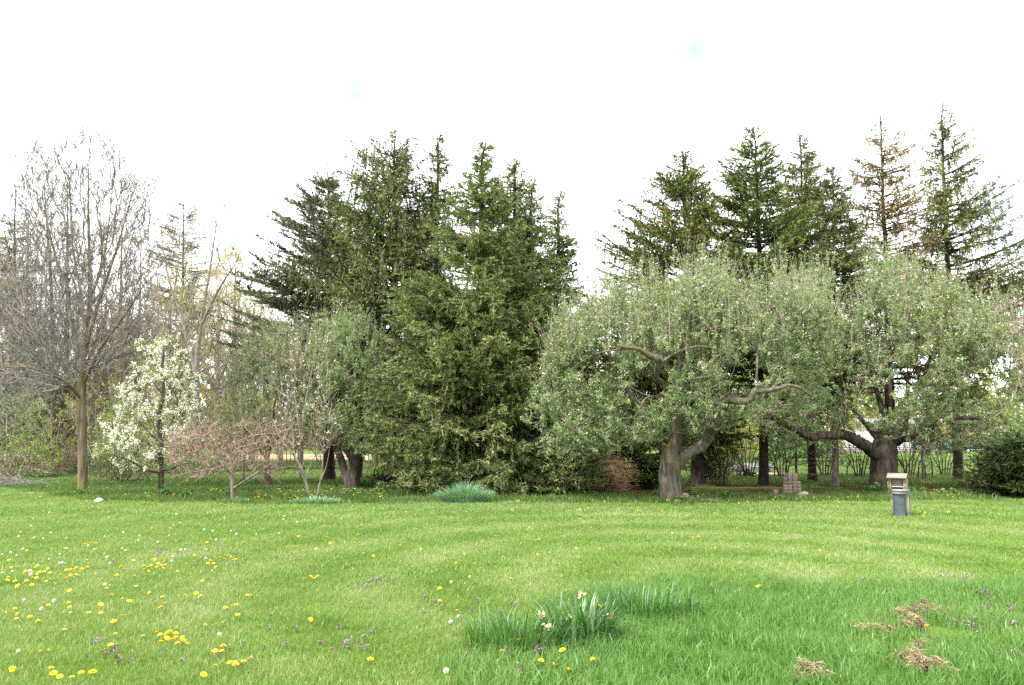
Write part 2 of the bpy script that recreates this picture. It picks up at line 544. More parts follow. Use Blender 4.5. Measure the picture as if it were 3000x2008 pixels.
# ------------------------------------------------------------------ conifers
def conifer(name, label, px, py, outline, mat, group=None, trunk_r=0.16, n_branch=240, rise=(-0.1, 0.45), curve=0.25,
            droop=0.25, twig_len=(0.16, 0.85), hang=0.0, inner=0.2, spacing=0.06, shoot=(0.10, 0.17), width=0.036, base_z=1.0,
            tint_mid=0.45, cones=0, seed=1, dead=0, cat='spruce tree', Y=None, ragged=0.25, bark='bark_spruce', twig_step=0.125, per_side=1.0, up=0.15, whorl=0.0, widen=1.0, fine=1.0):
    """outline: [(py, left px, right px)] from the top down, at the trunk's distance"""
    rg = np.random.default_rng(seed)
    n_branch = int(n_branch * 1.1)
    twig_step, spacing, width = twig_step * 0.88, spacing * 0.78, width * 1.12
    shoot = (shoot[0] * 1.0 * fine ** 0.5, shoot[1] * 1.12 * fine ** 0.5)
    spacing, width = spacing * fine, width * fine ** 0.8
    b = gnd(px, py) if Y is None else np.array([at(px, py, Y)[0], Y, 0.0])
    Y0 = b[1]
    o = np.array(outline, float)
    top = at((o[0, 1] + o[0, 2]) / 2, o[0, 0], Y0)
    zs = at(o[:, 1], o[:, 0], Y0)[:, 2]
    H = top[2]
    lean = (top[0] - b[0])
    tx = lambda z: b[0] + lean * np.clip(z / H, 0, 1)
    xl = tx(zs) - at(o[:, 1], o[:, 0], Y0)[:, 0]
    xr = at(o[:, 2], o[:, 0], Y0)[:, 0] - tx(zs)
    xl, xr, zr = xl[::-1], xr[::-1], zs[::-1]
    root = thing(name, label, cat, b, group)
    # trunk
    n = 26
    tz = np.linspace(-0.05, H, n)
    tp = np.stack([tx(tz), np.full(n, Y0), tz], 1)
    tp[1:-1, :2] += np.cumsum(rg.normal(0, 0.012, (n - 2, 2)), 0)
    tr = trunk_r * (1 - np.linspace(0, 1, n)) ** 0.8 + 0.012
    V, F = bark_tube(tp, tr, 12, 0.05, 0.35, seed)
    part('trunk', V, F, M[bark], root, smooth=True)
    tpos = lambda z: np.stack([np.interp(z, tz, tp[:, k]) for k in range(3)], -1)
    # boughs
    zmin = zr[0]
    u = rg.uniform(0, 1, n_branch)
    zt = zmin + (H - zmin) * u ** 0.95
    phi = rg.uniform(0, 2 * PI, n_branch)
    w = (1 + np.cos(phi)) / 2
    L = np.interp(zt, zr, xl) * (1 - w) + np.interp(zt, zr, xr) * w
    L = np.maximum(widen * L * (1.10 - ragged * rg.uniform(0, 1, n_branch) ** 1.6), 0.22)
    tt = np.clip((zt - zmin) / (H - zmin), 0, 1)
    rs = rise[0] + (rise[1] - rise[0]) * tt + rg.normal(0, 0.09, n_branch)
    h = np.clip(zt - L * rs, base_z * 0.5, H - 0.15)
    if whorl:
        h = np.round(h / whorl) * whorl + rg.normal(0, 0.04, n_branch)
        h = np.minimum(h, H - 0.12)
    rs = (zt - h) / L
    rad = np.stack([np.cos(phi), np.sin(phi), np.zeros(n_branch)], 1)
    nb = 7
    s = np.linspace(0, 1, nb)
    c = curve * (1 - 0.5 * tt)
    P = tpos(h)[:, None] + rad[:, None] * (L[:, None] * s)[..., None]
    P[..., 2] += L[:, None] * ((rs - c)[:, None] * s + c[:, None] * s ** 2)
    side = np.cross(rad, [0, 0, 1.0])
    P[:, 1:] += side[:, None] * (rg.normal(0, 0.06, (n_branch, 1)) * L[:, None] * s[1:] ** 2)[..., None]
    R = (0.008 + 0.011 * L)[:, None] * (1 - 0.85 * s)
    V, Q = tubes(P, R, 4)
    wood = MB().add(V, Q)
    # twigs
    k = np.maximum((L * (1 - inner) / twig_step * per_side).astype(int), 2) * 2
    bi = np.repeat(np.arange(n_branch), k)
    m = len(bi)
    inn = inner * np.clip((L[bi] - 0.3) / 1.4, 0, 1)
    ts = 1 - (1 - inn) * rg.uniform(0, 1, m) ** 0.9
    f = ts * (nb - 1)
    i0 = np.clip(f.astype(int), 0, nb - 2)
    fr = (f - i0)[:, None]
    tb = P[bi, i0] * (1 - fr) + P[bi, i0 + 1] * fr
    tan = norm(P[bi, i0 + 1] - P[bi, i0])
    sg = np.where(rg.uniform(0, 1, m) < 0.5, -1, 1)[:, None]
    d = tan * 0.75 + side[bi] * sg * rg.uniform(0.35, 0.95, (m, 1)) + rg.normal(0, 0.11, (m, 3))
    d[:, 2] -= droop
    tl = np.clip(0.42 * L[bi] * (1 - ts) + twig_len[0], twig_len[0], twig_len[1]) * rg.uniform(0.6, 1.15, m)
    if hang:
        hg = rg.uniform(0, 1, m) < hang
        d[hg] = d[hg] * 0.25 + np.array([0, 0, -1.0])
        tl[hg] *= 1.25
    d = norm(d)
    tips = rg.uniform(0, 1, m) < 0.12            # bough ends carry on outwards
    d[tips] = norm(tan[tips] + rg.normal(0, 0.12, (tips.sum(), 3)))
    te = tb + d * tl[:, None]
    te[:, 2] += up * tl * 0.5
    tm = (tb + te) / 2
    tm[:, 2] -= 0.08 * tl
    V, T3 = needle_tris(tb, te - tb, tl, 0.014, rg)
    wood.add(V, T3)
    # needle shoots
    ks = np.maximum((tl / spacing).astype(int), 2)
    ti = np.repeat(np.arange(m), ks)
    q = len(ti)
    fs = rg.uniform(0.05, 1.0, q)[:, None]
    pos = (1 - fs) ** 2 * tb[ti] + 2 * fs * (1 - fs) * tm[ti] + fs ** 2 * te[ti]
    sd_ = norm(norm(te - tb)[ti] * 0.8 + rg.normal(0, 0.42, (q, 3)) + np.array([0, 0, up]))
    sl = rg.uniform(*shoot, q)
    tint_b = np.clip(rg.normal(tint_mid, 0.19, n_branch), 0, 1)
    tint_t = tint_b[bi] + rg.normal(0, 0.12, m)
    tint = np.clip(tint_t[ti] + rg.normal(0, 0.09, q) + 0.30 * (fs[:, 0] - 0.5), 0, 1)
    V, T3 = needle_tris(pos, sd_, sl, width * rg.uniform(0.7, 1.3, q), rg)
    fol = MB().add(V, T3, tint=np.repeat(tint, 3))
    # shoots on the leader
    ql = 110
    zl = H - rg.uniform(0, 1, ql) ** 1.5 * min(1.6, H * 0.2)
    V, T3 = needle_tris(tpos(zl), norm(rg.normal(0, 0.6, (ql, 3)) + [0, 0, 0.9]), rg.uniform(0.08, 0.17, ql), width, rg)
    fol.add(V, T3, tint=np.repeat(np.clip(rg.normal(tint_mid, 0.15, ql), 0, 1), 3))
    if dead:
        zd = rg.uniform(0.5, max(zmin, 3.2), dead)
        pd = rg.uniform(0, 2 * PI, dead)
        ld = rg.uniform(0.5, 2.0, dead)
        rd = np.stack([np.cos(pd), np.sin(pd), rg.normal(-0.12, 0.15, dead)], 1)
        ss = np.linspace(0, 1, 5)
        D = tpos(zd)[:, None] + rd[:, None] * (ld[:, None] * ss)[..., None]
        D[..., 2] -= 0.12 * ld[:, None] * ss ** 2
        D[:, 1:] += rg.normal(0, 0.03, (dead, 4, 3))
        V, Q = tubes(D, (0.014 * (1 - 0.75 * ss))[None].repeat(dead, 0), 4)
        wood.add(V, Q)
        kk = rg.integers(0, dead, dead * 5)
        st = rg.integers(1, 4, dead * 5)
        q0 = D[kk, st]
        q1 = q0 + norm(rd[kk] + rg.normal(0, 0.6, (dead * 5, 3))) * rg.uniform(0.15, 0.6, (dead * 5, 1))
        V, Q = strips(np.stack([q0, q1], 1), np.tile([0.006, 0.003], (dead * 5, 1)), rg)
        wood.add(V, Q)
    wood.build('branches', M['bark_spruce'] if bark == 'bark_spruce' else M[bark], root)
    fol.build('crown', mat, root)
    if cones:
        ci = rg.integers(0, m, cones)
        keep = te[ci][:, 2] > zmin + 0.35 * (H - zmin)
        cp = te[ci][keep]
        kc = len(cp)
        C = MB()
        for r in range(2):
            V, Q = leaf_quads(cp, norm(np.array([0, 0, -1.0]) + rg.normal(0, 0.25, (kc, 3))), rg.uniform(0.10, 0.16, kc), 0.05, rg, 0.1)
            C.add(V, Q, tint=np.repeat(rg.uniform(0, 1, kc), 4))
        tag(C.build('cones', M['cone'], root), kind='stuff')
    return root


# ------------------------------------------------------------------ broadleaved trees
def grow(P0, D0, L0, T, bf=0.35, ang=0.8):
    """joins target points T one by one to the nearest part of the tree, short paths and gentle turns first"""
    k, N = len(P0), len(T)
    pos = np.vstack([P0, T])
    par = np.full(k + N, -1)
    dr = np.vstack([D0, np.zeros((N, 3))])
    pl = np.concatenate([L0, np.zeros(N)])
    cost = np.full(N, np.inf)
    best = np.zeros(N, int)

    def upd(j):
        v = T - pos[j]
        dd = np.linalg.norm(v, axis=1)
        cs = (v @ dr[j]) / np.maximum(dd, 1e-6)
        c = dd * (1 + ang * (1 - cs)) + bf * pl[j]
        b = c < cost
        cost[b] = c[b]
        best[b] = j
    for j in range(k):
        upd(j)
    done = np.zeros(N, bool)
    order = []
    for _ in range(N):
        i = int(np.argmin(np.where(done, np.inf, cost)))
        done[i] = True
        j = k + i
        par[j] = best[i]
        v = pos[j] - pos[best[i]]
        ln = np.linalg.norm(v)
        dr[j] = v / max(ln, 1e-6) * 0.7 + dr[best[i]] * 0.3
        dr[j] /= max(np.linalg.norm(dr[j]), 1e-6)
        pl[j] = pl[best[i]] + ln
        order.append(j)
        upd(j)
    return pos, par, dr, order


def sample_crown(poly, N, Y0, depth, rg, edge=0.0, gap=1.15):
    p = np.array(poly, float)
    ph = rg.uniform(0, 6, 6)
    x0, y0 = p.min(0)
    x1, y1 = p.max(0)
    X, Y = [], []
    while sum(map(len, X)) < N:
        x = rg.uniform(x0, x1, N * 3)
        y = rg.uniform(y0, y1, N * 3)
        ok = in_poly(x, y, poly)
        # gaps and clumps
        w = (x1 - x0) / 7.0
        f = np.sin(x / w * 2.1 + ph[0] + 1.3 * np.sin(y / w * 1.7 + ph[1])) + np.sin(y / w * 2.6 + ph[2] + 1.1 * np.sin(x / w * 1.9 + ph[3])) + np.sin((x + y) / w * 3.7 + ph[4])
        ok &= rg.uniform(-2.2, 2.2, len(x)) * 0.45 - gap < f
        X.append(x[ok]); Y.append(y[ok])
    x, y = np.concatenate(X)[:N], np.concatenate(Y)[:N]
    rows = np.clip(((y - y0) / (y1 - y0 + 1e-6) * 10).astype(int), 0, 9)
    lo = np.array([x[rows == r].min() if (rows == r).any() else x0 for r in range(10)])
    hi = np.array([x[rows == r].max() if (rows == r).any() else x1 for r in range(10)])
    u = (x - (lo + hi)[rows] / 2) / np.maximum((hi - lo)[rows] / 2, 1)
    t = rg.uniform(-1, 1, N)
    if edge:
        t = np.sign(t) * np.abs(t) ** (1 - edge)
    # narrower towards top and bottom of the crown as well
    e = np.clip(1 - np.abs((y - (y0 + y1) / 2) / ((y1 - y0) / 2)) ** 2.5, 0.15, 1)
    dy = depth * np.sqrt(np.maximum(1 - u ** 2, 0.05)) * np.sqrt(e) * t
    return at(x, y, Y0 + dy)


def broadleaf(name, label, cat, px, py, limbs, poly, depth, N=700, group=None, bark='bark_apple', twigmat='twig_apple',
              leaf=None, leaf_n=0, leaf_size=(0.035, 0.06), leaf_up=0.4, bloom=None, bloom_n=0, bloom_size=(0.03, 0.05), bloom_frac=1.0,
              twigs=3, twig_len=(0.2, 0.55), up=0.5, bf=0.3, ang=0.8, seed=3, r_tip=0.004, sides=18, start=0.9, Y=None, flare=0.35,
              trunk_name='trunk', pipe=2.3, rmax=0.07, twig_r=0.0035, jag=0.02, zlow=None, rough=0.07, bloom_poly=None, leaf_aspect=0.62, tint_mid=0.5, top_sprouts=0, sprout_len=(0.4, 1.0), gap=1.15):
    """limbs: [[(px, py, dY, radius m), ...], ...]; the first is the trunk"""
    rg = np.random.default_rng(seed)
    b = gnd(px, py) if Y is None else np.array([at(px, py, Y)[0], Y, 0.0])
    Y0 = b[1]
    root = thing(name, label, cat, b, group)
    P0, D0, L0 = [], [], []
    for li, lb in enumerate(limbs):
        a = np.array(lb, float)
        pts = at(a[:, 0], a[:, 1], Y0 + a[:, 2])
        if li == 0:
            pts[0] = b - [0, 0, 0.06]
        ln = np.linalg.norm(np.diff(pts, axis=0), axis=1).sum()
        n = int(np.clip(ln / 0.11, 8, 60))
        C = catmull(np.hstack([pts, a[:, 3:4]]), n)
        C[:, 3] = np.maximum(C[:, 3], 0.004)
        wob = rg.normal(0, jag, (len(C), 3)) * (0.35 if li == 0 else 1.0)
        wob = np.stack([np.convolve(wob[:, q], [0.25, 0.5, 0.25], 'same') for q in range(3)], 1)
        C[2:-1, :3] += wob[2:-1] * np.minimum(1, C[2:-1, 3:4] * 8)
        sd_n = sides if li == 0 else max(6, int(sides * min(1, C[0, 3] / limbs[0][0][3]) + 2))
        V, F = bark_tube(C[:, :3], C[:, 3] * (1 + (0 if li == 0 else 1) * rough * 0.35 * rg.normal(0, 0.8, len(C))), sd_n, rough, flare if li == 0 else 0, seed * 17 + li)
        part(trunk_name if li == 0 else 'limb', V, F, M[bark], root, smooth=True)
        d = norm(np.gradient(C[:, :3], axis=0))
        ok = C[:, 2] > start
        P0.append(C[ok, :3][::2]); D0.append(d[ok][::2])
        L0.append(np.linalg.norm(C[ok, :3][::2] - b, axis=1))
    P0, D0, L0 = map(np.concatenate, (P0, D0, L0))
    T = sample_crown(poly, N, Y0, depth, rg, gap=gap)
    T = T[T[:, 2] > (0.25 if zlow is None else zlow)]
    pos, par, dr, order = grow(P0, D0, L0, T, bf, ang)
    k = len(P0)
    n = len(pos)
    acc = np.zeros(n)
    nch = np.zeros(n, int)
    for j in order:
        nch[par[j]] += 1
    for j in reversed(order):
        if acc[j] == 0:
            acc[j] = r_tip ** pipe
        acc[par[j]] += acc[j] if par[j] >= k else 0
    r = np.minimum(np.maximum(acc, r_tip ** pipe) ** (1 / pipe), rmax)
    e = np.arange(k, n)
    A, B = pos[par[e]], pos[e]
    ra = np.where(par[e] >= k, np.minimum(r[par[e]], r[e] * 1.6), r[e] * 1.15)
    mid = (A + B) / 2 + rg.normal(0, 0.045, A.shape) * np.linalg.norm(B - A, axis=1)[:, None]
    big = r[e] > 0.012
    wood = MB()
    for sel, sds in ((big, 6), (~big, 3)):
        if sel.any():
            PP, RR = np.stack([A[sel], mid[sel], B[sel]], 1), np.stack([ra[sel], (ra[sel] + r[e][sel]) / 2, r[e][sel]], 1)
            V, Q = tubes(PP, RR, sds) if sds > 3 else strips(PP, RR, rg)
            wood.add(V, Q)
    # last twigs
    src = np.repeat(e, twigs)
    m = len(src)
    d = norm(dr[src] * 0.6 + rg.normal(0, 0.55, (m, 3)) + np.array([0, 0, up]))
    tl = rg.uniform(*twig_len, m)
    t0 = pos[src]
    if top_sprouts:
        z = pos[e][:, 2]
        hi = e[z > np.quantile(z, 0.45)]
        ss = rg.choice(hi, top_sprouts)
        t0 = np.vstack([t0, pos[ss]])
        d = np.vstack([d, norm(np.array([0, 0, 1.0]) + rg.normal(0, 0.22, (top_sprouts, 3)))])
        tl = np.concatenate([tl, rg.uniform(*sprout_len, top_sprouts)])
        m += top_sprouts
    t1 = t0 + d * (tl * 0.5)[:, None] + rg.normal(0, 0.02, (m, 3))
    t2 = t0 + d * tl[:, None] + np.array([0, 0, 0.12]) * tl[:, None] * up + rg.normal(0, 0.03, (m, 3))
    if Y0 > 29:
        V, Q = needle_tris(t0, t2 - t0, np.linalg.norm(t2 - t0, axis=1), twig_r * 3.4, rg)
    else:
        V, Q = strips(np.stack([t0, t1, t2], 1), np.tile([twig_r, twig_r * 0.8, twig_r * 0.5], (m, 1)), rg)
    wood.add(V, Q)
    wood.build('branches', M[twigmat], root)

    def along(q, lo=0.05):
        ti = rg.integers(0, m, q)
        f = rg.uniform(lo, 1, q)[:, None]
        p = (1 - f) ** 2 * t0[ti] + 2 * f * (1 - f) * t1[ti] + f ** 2 * t2[ti]
        return ti, p
    if leaf is not None and leaf_n:
        q = leaf_n // 5                                  # rosettes of five
        ti, p = along(q)
        clump = np.clip(rg.normal(tint_mid, 0.17, m), 0, 1)
        p = np.repeat(p, 5, 0) + rg.normal(0, leaf_size[1] * 0.35, (5 * q, 3))
        ld = norm(rg.normal(0, 0.8, (5 * q, 3)) + np.array([0, 0, leaf_up]))
        sl = rg.uniform(*leaf_size, 5 * q)
        V, Q = leaf_tris(p, ld, sl, sl * leaf_aspect * 1.25, rg)
        tint = np.clip(np.repeat(clump[ti] + rg.normal(0, 0.12, q), 5) + rg.normal(0, 0.16, 5 * q), 0, 1)
        MB().add(V, Q, tint=np.repeat(tint, 3)).build('crown', M[leaf], root)
    if bloom is not None and bloom_n:
        good = rg.uniform(0, 1, m) < bloom_frac
        gi = np.nonzero(good)[0]
        q = bloom_n // 4
        ti = gi[rg.integers(0, len(gi), q)]
        f = rg.uniform(0.1, 1, q)[:, None]
        p = (1 - f) ** 2 * t0[ti] + 2 * f * (1 - f) * t1[ti] + f ** 2 * t2[ti]
        p = np.repeat(p, 4, 0) + rg.normal(0, bloom_size[1] * 0.55, (4 * q, 3))
        sl = rg.uniform(*bloom_size, 4 * q)
        V, Q = leaf_tris(p, norm(rg.normal(0, 1, (4 * q, 3)) + [0, 0, 0.3]), sl, sl * 1.05, rg)
        MB().add(V, Q, tint=np.repeat(np.clip(np.repeat(rg.uniform(0, 1, q), 4) + rg.normal(0, 0.15, 4 * q), 0, 1), 3)).build('blossom', M[bloom], root)
    return root


# ------------------------------------------------------------------ ground
def ground_material():
    m, n, l, out = newmat('ground')
    g = n.new('ShaderNodeNewGeometry')
    sep = n.new('ShaderNodeSeparateXYZ')
    l.new(g.outputs['Position'], sep.inputs[0])

    def noise(scale, detail=5, rough=0.6):
        t = n.new('ShaderNodeTexNoise')
        t.inputs['Scale'].default_value = scale
        t.inputs['Detail'].default_value = detail
        t.inputs['Roughness'].default_value = rough
        l.new(g.outputs['Position'], t.inputs['Vector'])
        return t.outputs['Fac']

    def math_(op, a, b):
        t = n.new('ShaderNodeMath')
        t.operation = op
        for i, v in enumerate((a, b)):
            if isinstance(v, (int, float)):
                t.inputs[i].default_value = v
            else:
                l.new(v, t.inputs[i])
        return t.outputs[0]

    def band(v, lo, hi):
        t = n.new('ShaderNodeMapRange')
        t.interpolation_type = 'SMOOTHSTEP'
        l.new(v, t.inputs['Value'])
        t.inputs['From Min'].default_value = lo
        t.inputs['From Max'].default_value = hi
        return t.outputs['Result']

    def mix(f, a, b):
        t = n.new('ShaderNodeMix')
        t.data_type = 'RGBA'
        l.new(f, t.inputs['Factor'])
        l.new(a, t.inputs['A'])
        l.new(b, t.inputs['B'])
        return t.outputs['Result']

    def cr(fac, stops):
        r = ramp(n, stops)
        l.new(fac, r.inputs['Fac'])
        return r.outputs['Color']
    wob = math_('MULTIPLY', math_('SUBTRACT', noise(0.5, 4), 0.5), 5.0)
    Y = math_('ADD', sep.outputs['Y'], wob)
    X = math_('ADD', sep.outputs['X'], wob)
    fine = noise(14, 6, 0.7)
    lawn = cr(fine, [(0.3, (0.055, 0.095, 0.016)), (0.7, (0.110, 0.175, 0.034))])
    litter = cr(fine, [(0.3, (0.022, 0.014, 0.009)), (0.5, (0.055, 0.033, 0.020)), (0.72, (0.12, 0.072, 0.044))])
    meadow = cr(noise(1.3, 6, 0.7), [(0.3, (0.060, 0.105, 0.022)), (0.7, (0.115, 0.170, 0.045))])
    beige = cr(noise(0.8, 6, 0.7), [(0.3, (0.22, 0.175, 0.10)), (0.7, (0.36, 0.30, 0.19))])
    patch = cr(noise(0.9, 3), [(0.42, (0, 0, 0)), (0.56, (1, 1, 1))])
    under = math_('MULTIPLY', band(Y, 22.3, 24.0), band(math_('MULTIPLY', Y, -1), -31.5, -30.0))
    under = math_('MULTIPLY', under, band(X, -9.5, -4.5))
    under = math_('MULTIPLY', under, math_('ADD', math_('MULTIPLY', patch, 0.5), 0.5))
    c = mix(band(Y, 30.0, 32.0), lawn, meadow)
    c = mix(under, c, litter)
    far = math_('MULTIPLY', band(Y, 62, 64), band(math_('MULTIPLY', Y, -1), -92, -88))
    far = math_('MULTIPLY', far, band(math_('MULTIPLY', X, -1), -4, -1))
    c = mix(far, c, beige)
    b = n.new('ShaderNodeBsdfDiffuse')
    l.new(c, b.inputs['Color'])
    bp = n.new('ShaderNodeBump')
    bp.inputs['Strength'].default_value = 0.8
    bp.inputs['Distance'].default_value = 0.05
    l.new(fine, bp.inputs['Height'])
    l.new(bp.outputs[0], b.inputs['Normal'])
    l.new(b.outputs[0], out.inputs['Surface'])
    return m


gs = np.array([[-3000, -600, 0], [3000, -600, 0], [3000, 4500, 0], [-3000, 4500, 0]], float)
tag(part("ground", gs, [np.array([[0, 1, 2, 3]])], ground_material()), 'flat garden ground under the lawn, running on to the far meadow', kind='structure')


# ------------------------------------------------------------------ grass
def grassmat(name, dark, mid, pale, straw, bands=True):
    m, n, l, out = newmat(name)
    g = n.new('ShaderNodeNewGeometry')
    mp = n.new('ShaderNodeMapping')
    mp.inputs['Scale'].default_value = (1, 1, 0)
    l.new(g.outputs['Position'], mp.inputs['Vector'])
    P = mp.outputs[0]

    def noise(scale, detail, vec=P, dist=0.0):
        t = n.new('ShaderNodeTexNoise')
        t.inputs['Scale'].default_value = scale
        t.inputs['Detail'].default_value = detail
        t.inputs['Distortion'].default_value = dist
        l.new(vec, t.inputs['Vector'])
        return t.outputs['Fac']

    def add(a, b, op='ADD'):
        t = n.new('ShaderNodeMath')
        t.operation = op
        for i, v in enumerate((a, b)):
            if isinstance(v, (int, float)):
                t.inputs[i].default_value = v
            else:
                l.new(v, t.inputs[i])
        return t.outputs[0]
    at_ = n.new('ShaderNodeAttribute')
    at_.attribute_name = 'tint'
    f = add(add(noise(0.33, 3), 0.9, 'MULTIPLY'), add(noise(2.3, 4), 0.55, 'MULTIPLY'))
    f = add(f, add(at_.outputs['Fac'], 0.34, 'MULTIPLY'))
    if bands:                                               # the mower's curved tracks: light off bent blades, put into the colour
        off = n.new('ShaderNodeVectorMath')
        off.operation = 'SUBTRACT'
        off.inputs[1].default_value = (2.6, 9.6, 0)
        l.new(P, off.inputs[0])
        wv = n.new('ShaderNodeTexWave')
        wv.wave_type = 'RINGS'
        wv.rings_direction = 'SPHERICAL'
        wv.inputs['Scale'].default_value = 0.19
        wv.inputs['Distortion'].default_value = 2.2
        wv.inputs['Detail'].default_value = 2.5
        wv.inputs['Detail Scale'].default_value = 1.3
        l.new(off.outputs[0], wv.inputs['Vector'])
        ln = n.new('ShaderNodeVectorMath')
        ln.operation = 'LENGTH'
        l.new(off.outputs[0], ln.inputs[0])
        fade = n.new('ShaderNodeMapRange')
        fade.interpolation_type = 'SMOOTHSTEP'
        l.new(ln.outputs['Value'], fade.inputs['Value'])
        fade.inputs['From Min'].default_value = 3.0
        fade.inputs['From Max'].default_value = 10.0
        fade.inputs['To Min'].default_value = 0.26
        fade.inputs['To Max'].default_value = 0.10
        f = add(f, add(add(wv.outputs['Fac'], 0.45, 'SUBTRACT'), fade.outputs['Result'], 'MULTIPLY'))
    r = ramp(n, [(0.55, dark), (0.85, mid), (1.12 / 1.3, pale), (1.0, straw)])
    # the sum runs to about 1.5: bring it into the ramp's range
    e = r.color_ramp.elements
    e[0].position, e[1].position, e[2].position, e[3].position = 0.40, 0.60, 0.76, 0.95
    l.new(add(f, 1.38, 'DIVIDE'), r.inputs['Fac'])
    d = n.new('ShaderNodeBsdfDiffuse')
    t = n.new('ShaderNodeBsdfTranslucent')
    gl = n.new('ShaderNodeBsdfGlossy')
    gl.inputs['Roughness'].default_value = 0.4
    l.new(r.outputs['Color'], d.inputs['Color'])
    l.new(r.outputs['Color'], t.inputs['Color'])
    m1 = n.new('ShaderNodeMixShader')
    m1.inputs[0].default_value = 0.42
    l.new(d.outputs[0], m1.inputs[1])
    l.new(t.outputs[0], m1.inputs[2])
    m2 = n.new('ShaderNodeMixShader')
    m2.inputs[0].default_value = 0.03
    l.new(m1.outputs[0], m2.inputs[1])
    l.new(gl.outputs[0], m2.inputs[2])
    l.new(m2.outputs[0], out.inputs['Surface'])
    return m


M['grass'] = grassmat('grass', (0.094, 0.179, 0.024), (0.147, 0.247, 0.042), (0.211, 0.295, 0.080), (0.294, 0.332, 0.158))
M['grass_long'] = grassmat('grass_long', (0.050, 0.139, 0.026), (0.096, 0.209, 0.040), (0.137, 0.255, 0.058), (0.183, 0.287, 0.094), False)
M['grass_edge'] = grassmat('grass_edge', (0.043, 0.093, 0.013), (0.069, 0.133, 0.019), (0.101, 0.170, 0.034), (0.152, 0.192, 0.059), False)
M['grass_meadow'] = grassmat('grass_meadow', (0.075, 0.135, 0.022), (0.114, 0.184, 0.036), (0.158, 0.225, 0.059), (0.229, 0.270, 0.099), False)


def blades(n, radius, length, width, lean, rg, square=False):
    if square:
        x, y = rg.uniform(-radius, radius, (2, n))
    else:
        a, q = rg.uniform(0, 2 * PI, n), radius * np.sqrt(rg.uniform(0, 1, n))
        x, y = q * np.cos(a), q * np.sin(a)
    L = rg.uniform(*length, n)
    W = width * rg.uniform(0.7, 1.3, n)
    fa = rg.uniform(0, 2 * PI, n)
    side = np.stack([np.cos(fa), np.sin(fa), 0 * fa], 1)
    la = rg.uniform(0, 2 * PI, n)
    ld = np.stack([np.cos(la), np.sin(la), 0 * la], 1) * np.abs(rg.normal(0, lean, n))[:, None]
    p0 = np.stack([x, y, np.full(n, -0.01)], 1)
    up = np.array([0, 0, 1.0])
    p1 = p0 + (up * 0.55 + ld * 0.25) * L[:, None]
    p2 = p0 + (norm(up + ld * 1.1) * 0.98) * L[:, None] + ld * L[:, None] * 0.15
    hw = side * (W / 2)[:, None]
    V = np.stack([p0 - hw, p0 + hw, p1 + hw * 0.85, p1 - hw * 0.85, p2], 1).reshape(-1, 3)
    i = np.arange(n)[:, None] * 5
    tint = np.repeat(rg.uniform(0, 1, n), 5)
    return V, [i + [0, 1, 2, 3], i + [3, 2, 4]], tint


def scatter_grass(name, label, pts, variants, material, scale, seed):
    """many copies of a few small sods, by geometry nodes: what nobody could count"""
    rg = np.random.default_rng(seed)
    sods = []
    for i, (n, rad, ln, wd, lean) in enumerate(variants):
        V, F, t = blades(n, rad, ln, wd, lean, rg)
        sods.append(bpy.data.objects.new(f'{name}_sod', mesh_data(name + '_sod', V, F, material, t)))
    me = bpy.data.meshes.new(name)
    me.vertices.add(len(pts))
    me.vertices.foreach_set('co', np.ascontiguousarray(pts, np.float32).ravel())
    for nm, ty, dat in (('pick', 'INT', rg.integers(0, len(variants), len(pts)).astype(np.int32)),
                        ('turn', 'FLOAT', rg.uniform(0, 2 * PI, len(pts)).astype(np.float32)),
                        ('size', 'FLOAT', rg.uniform(*scale, len(pts)).astype(np.float32))):
        a = me.attributes.new(nm, ty, 'POINT')
        a.data.foreach_set('value', dat)
    me.materials.append(material)
    ob = link(name, me)
    tag(ob, label, kind='stuff')
    ng = bpy.data.node_groups.new(name, 'GeometryNodeTree')
    ng.interface.new_socket('Geometry', in_out='INPUT', socket_type='NodeSocketGeometry')
    ng.interface.new_socket('Geometry', in_out='OUTPUT', socket_type='NodeSocketGeometry')
    N, K = ng.nodes, ng.links
    gi, go = N.new('NodeGroupInput'), N.new('NodeGroupOutput')
    jn = N.new('GeometryNodeJoinGeometry')
    for so in sods:
        oi = N.new('GeometryNodeObjectInfo')
        oi.inputs['Object'].default_value = so
        oi.inputs['As Instance'].default_value = False
        ti = N.new('GeometryNodeGeometryToInstance')
        K.new(oi.outputs['Geometry'], ti.inputs[0])
        K.new(ti.outputs[0], jn.inputs[0])
    ip = N.new('GeometryNodeInstanceOnPoints')
    ip.inputs['Pick Instance'].default_value = True

    def attr(nm, ty):
        a = N.new('GeometryNodeInputNamedAttribute')
        a.data_type = ty
        a.inputs['Name'].default_value = nm
        return a.outputs['Attribute']
    cx = N.new('ShaderNodeCombineXYZ')
    K.new(attr('turn', 'FLOAT'), cx.inputs['Z'])
    K.new(gi.outputs[0], ip.inputs['Points'])
    K.new(jn.outputs[0], ip.inputs['Instance'])
    K.new(attr('pick', 'INT'), ip.inputs['Instance Index'])
    K.new(cx.outputs[0], ip.inputs['Rotation'])
    K.new(attr('size', 'FLOAT'), ip.inputs['Scale'])
    K.new(ip.outputs[0], go.inputs[0])
    md = ob.modifiers.new('sods', 'NODES')
    md.node_group = ng
    return ob


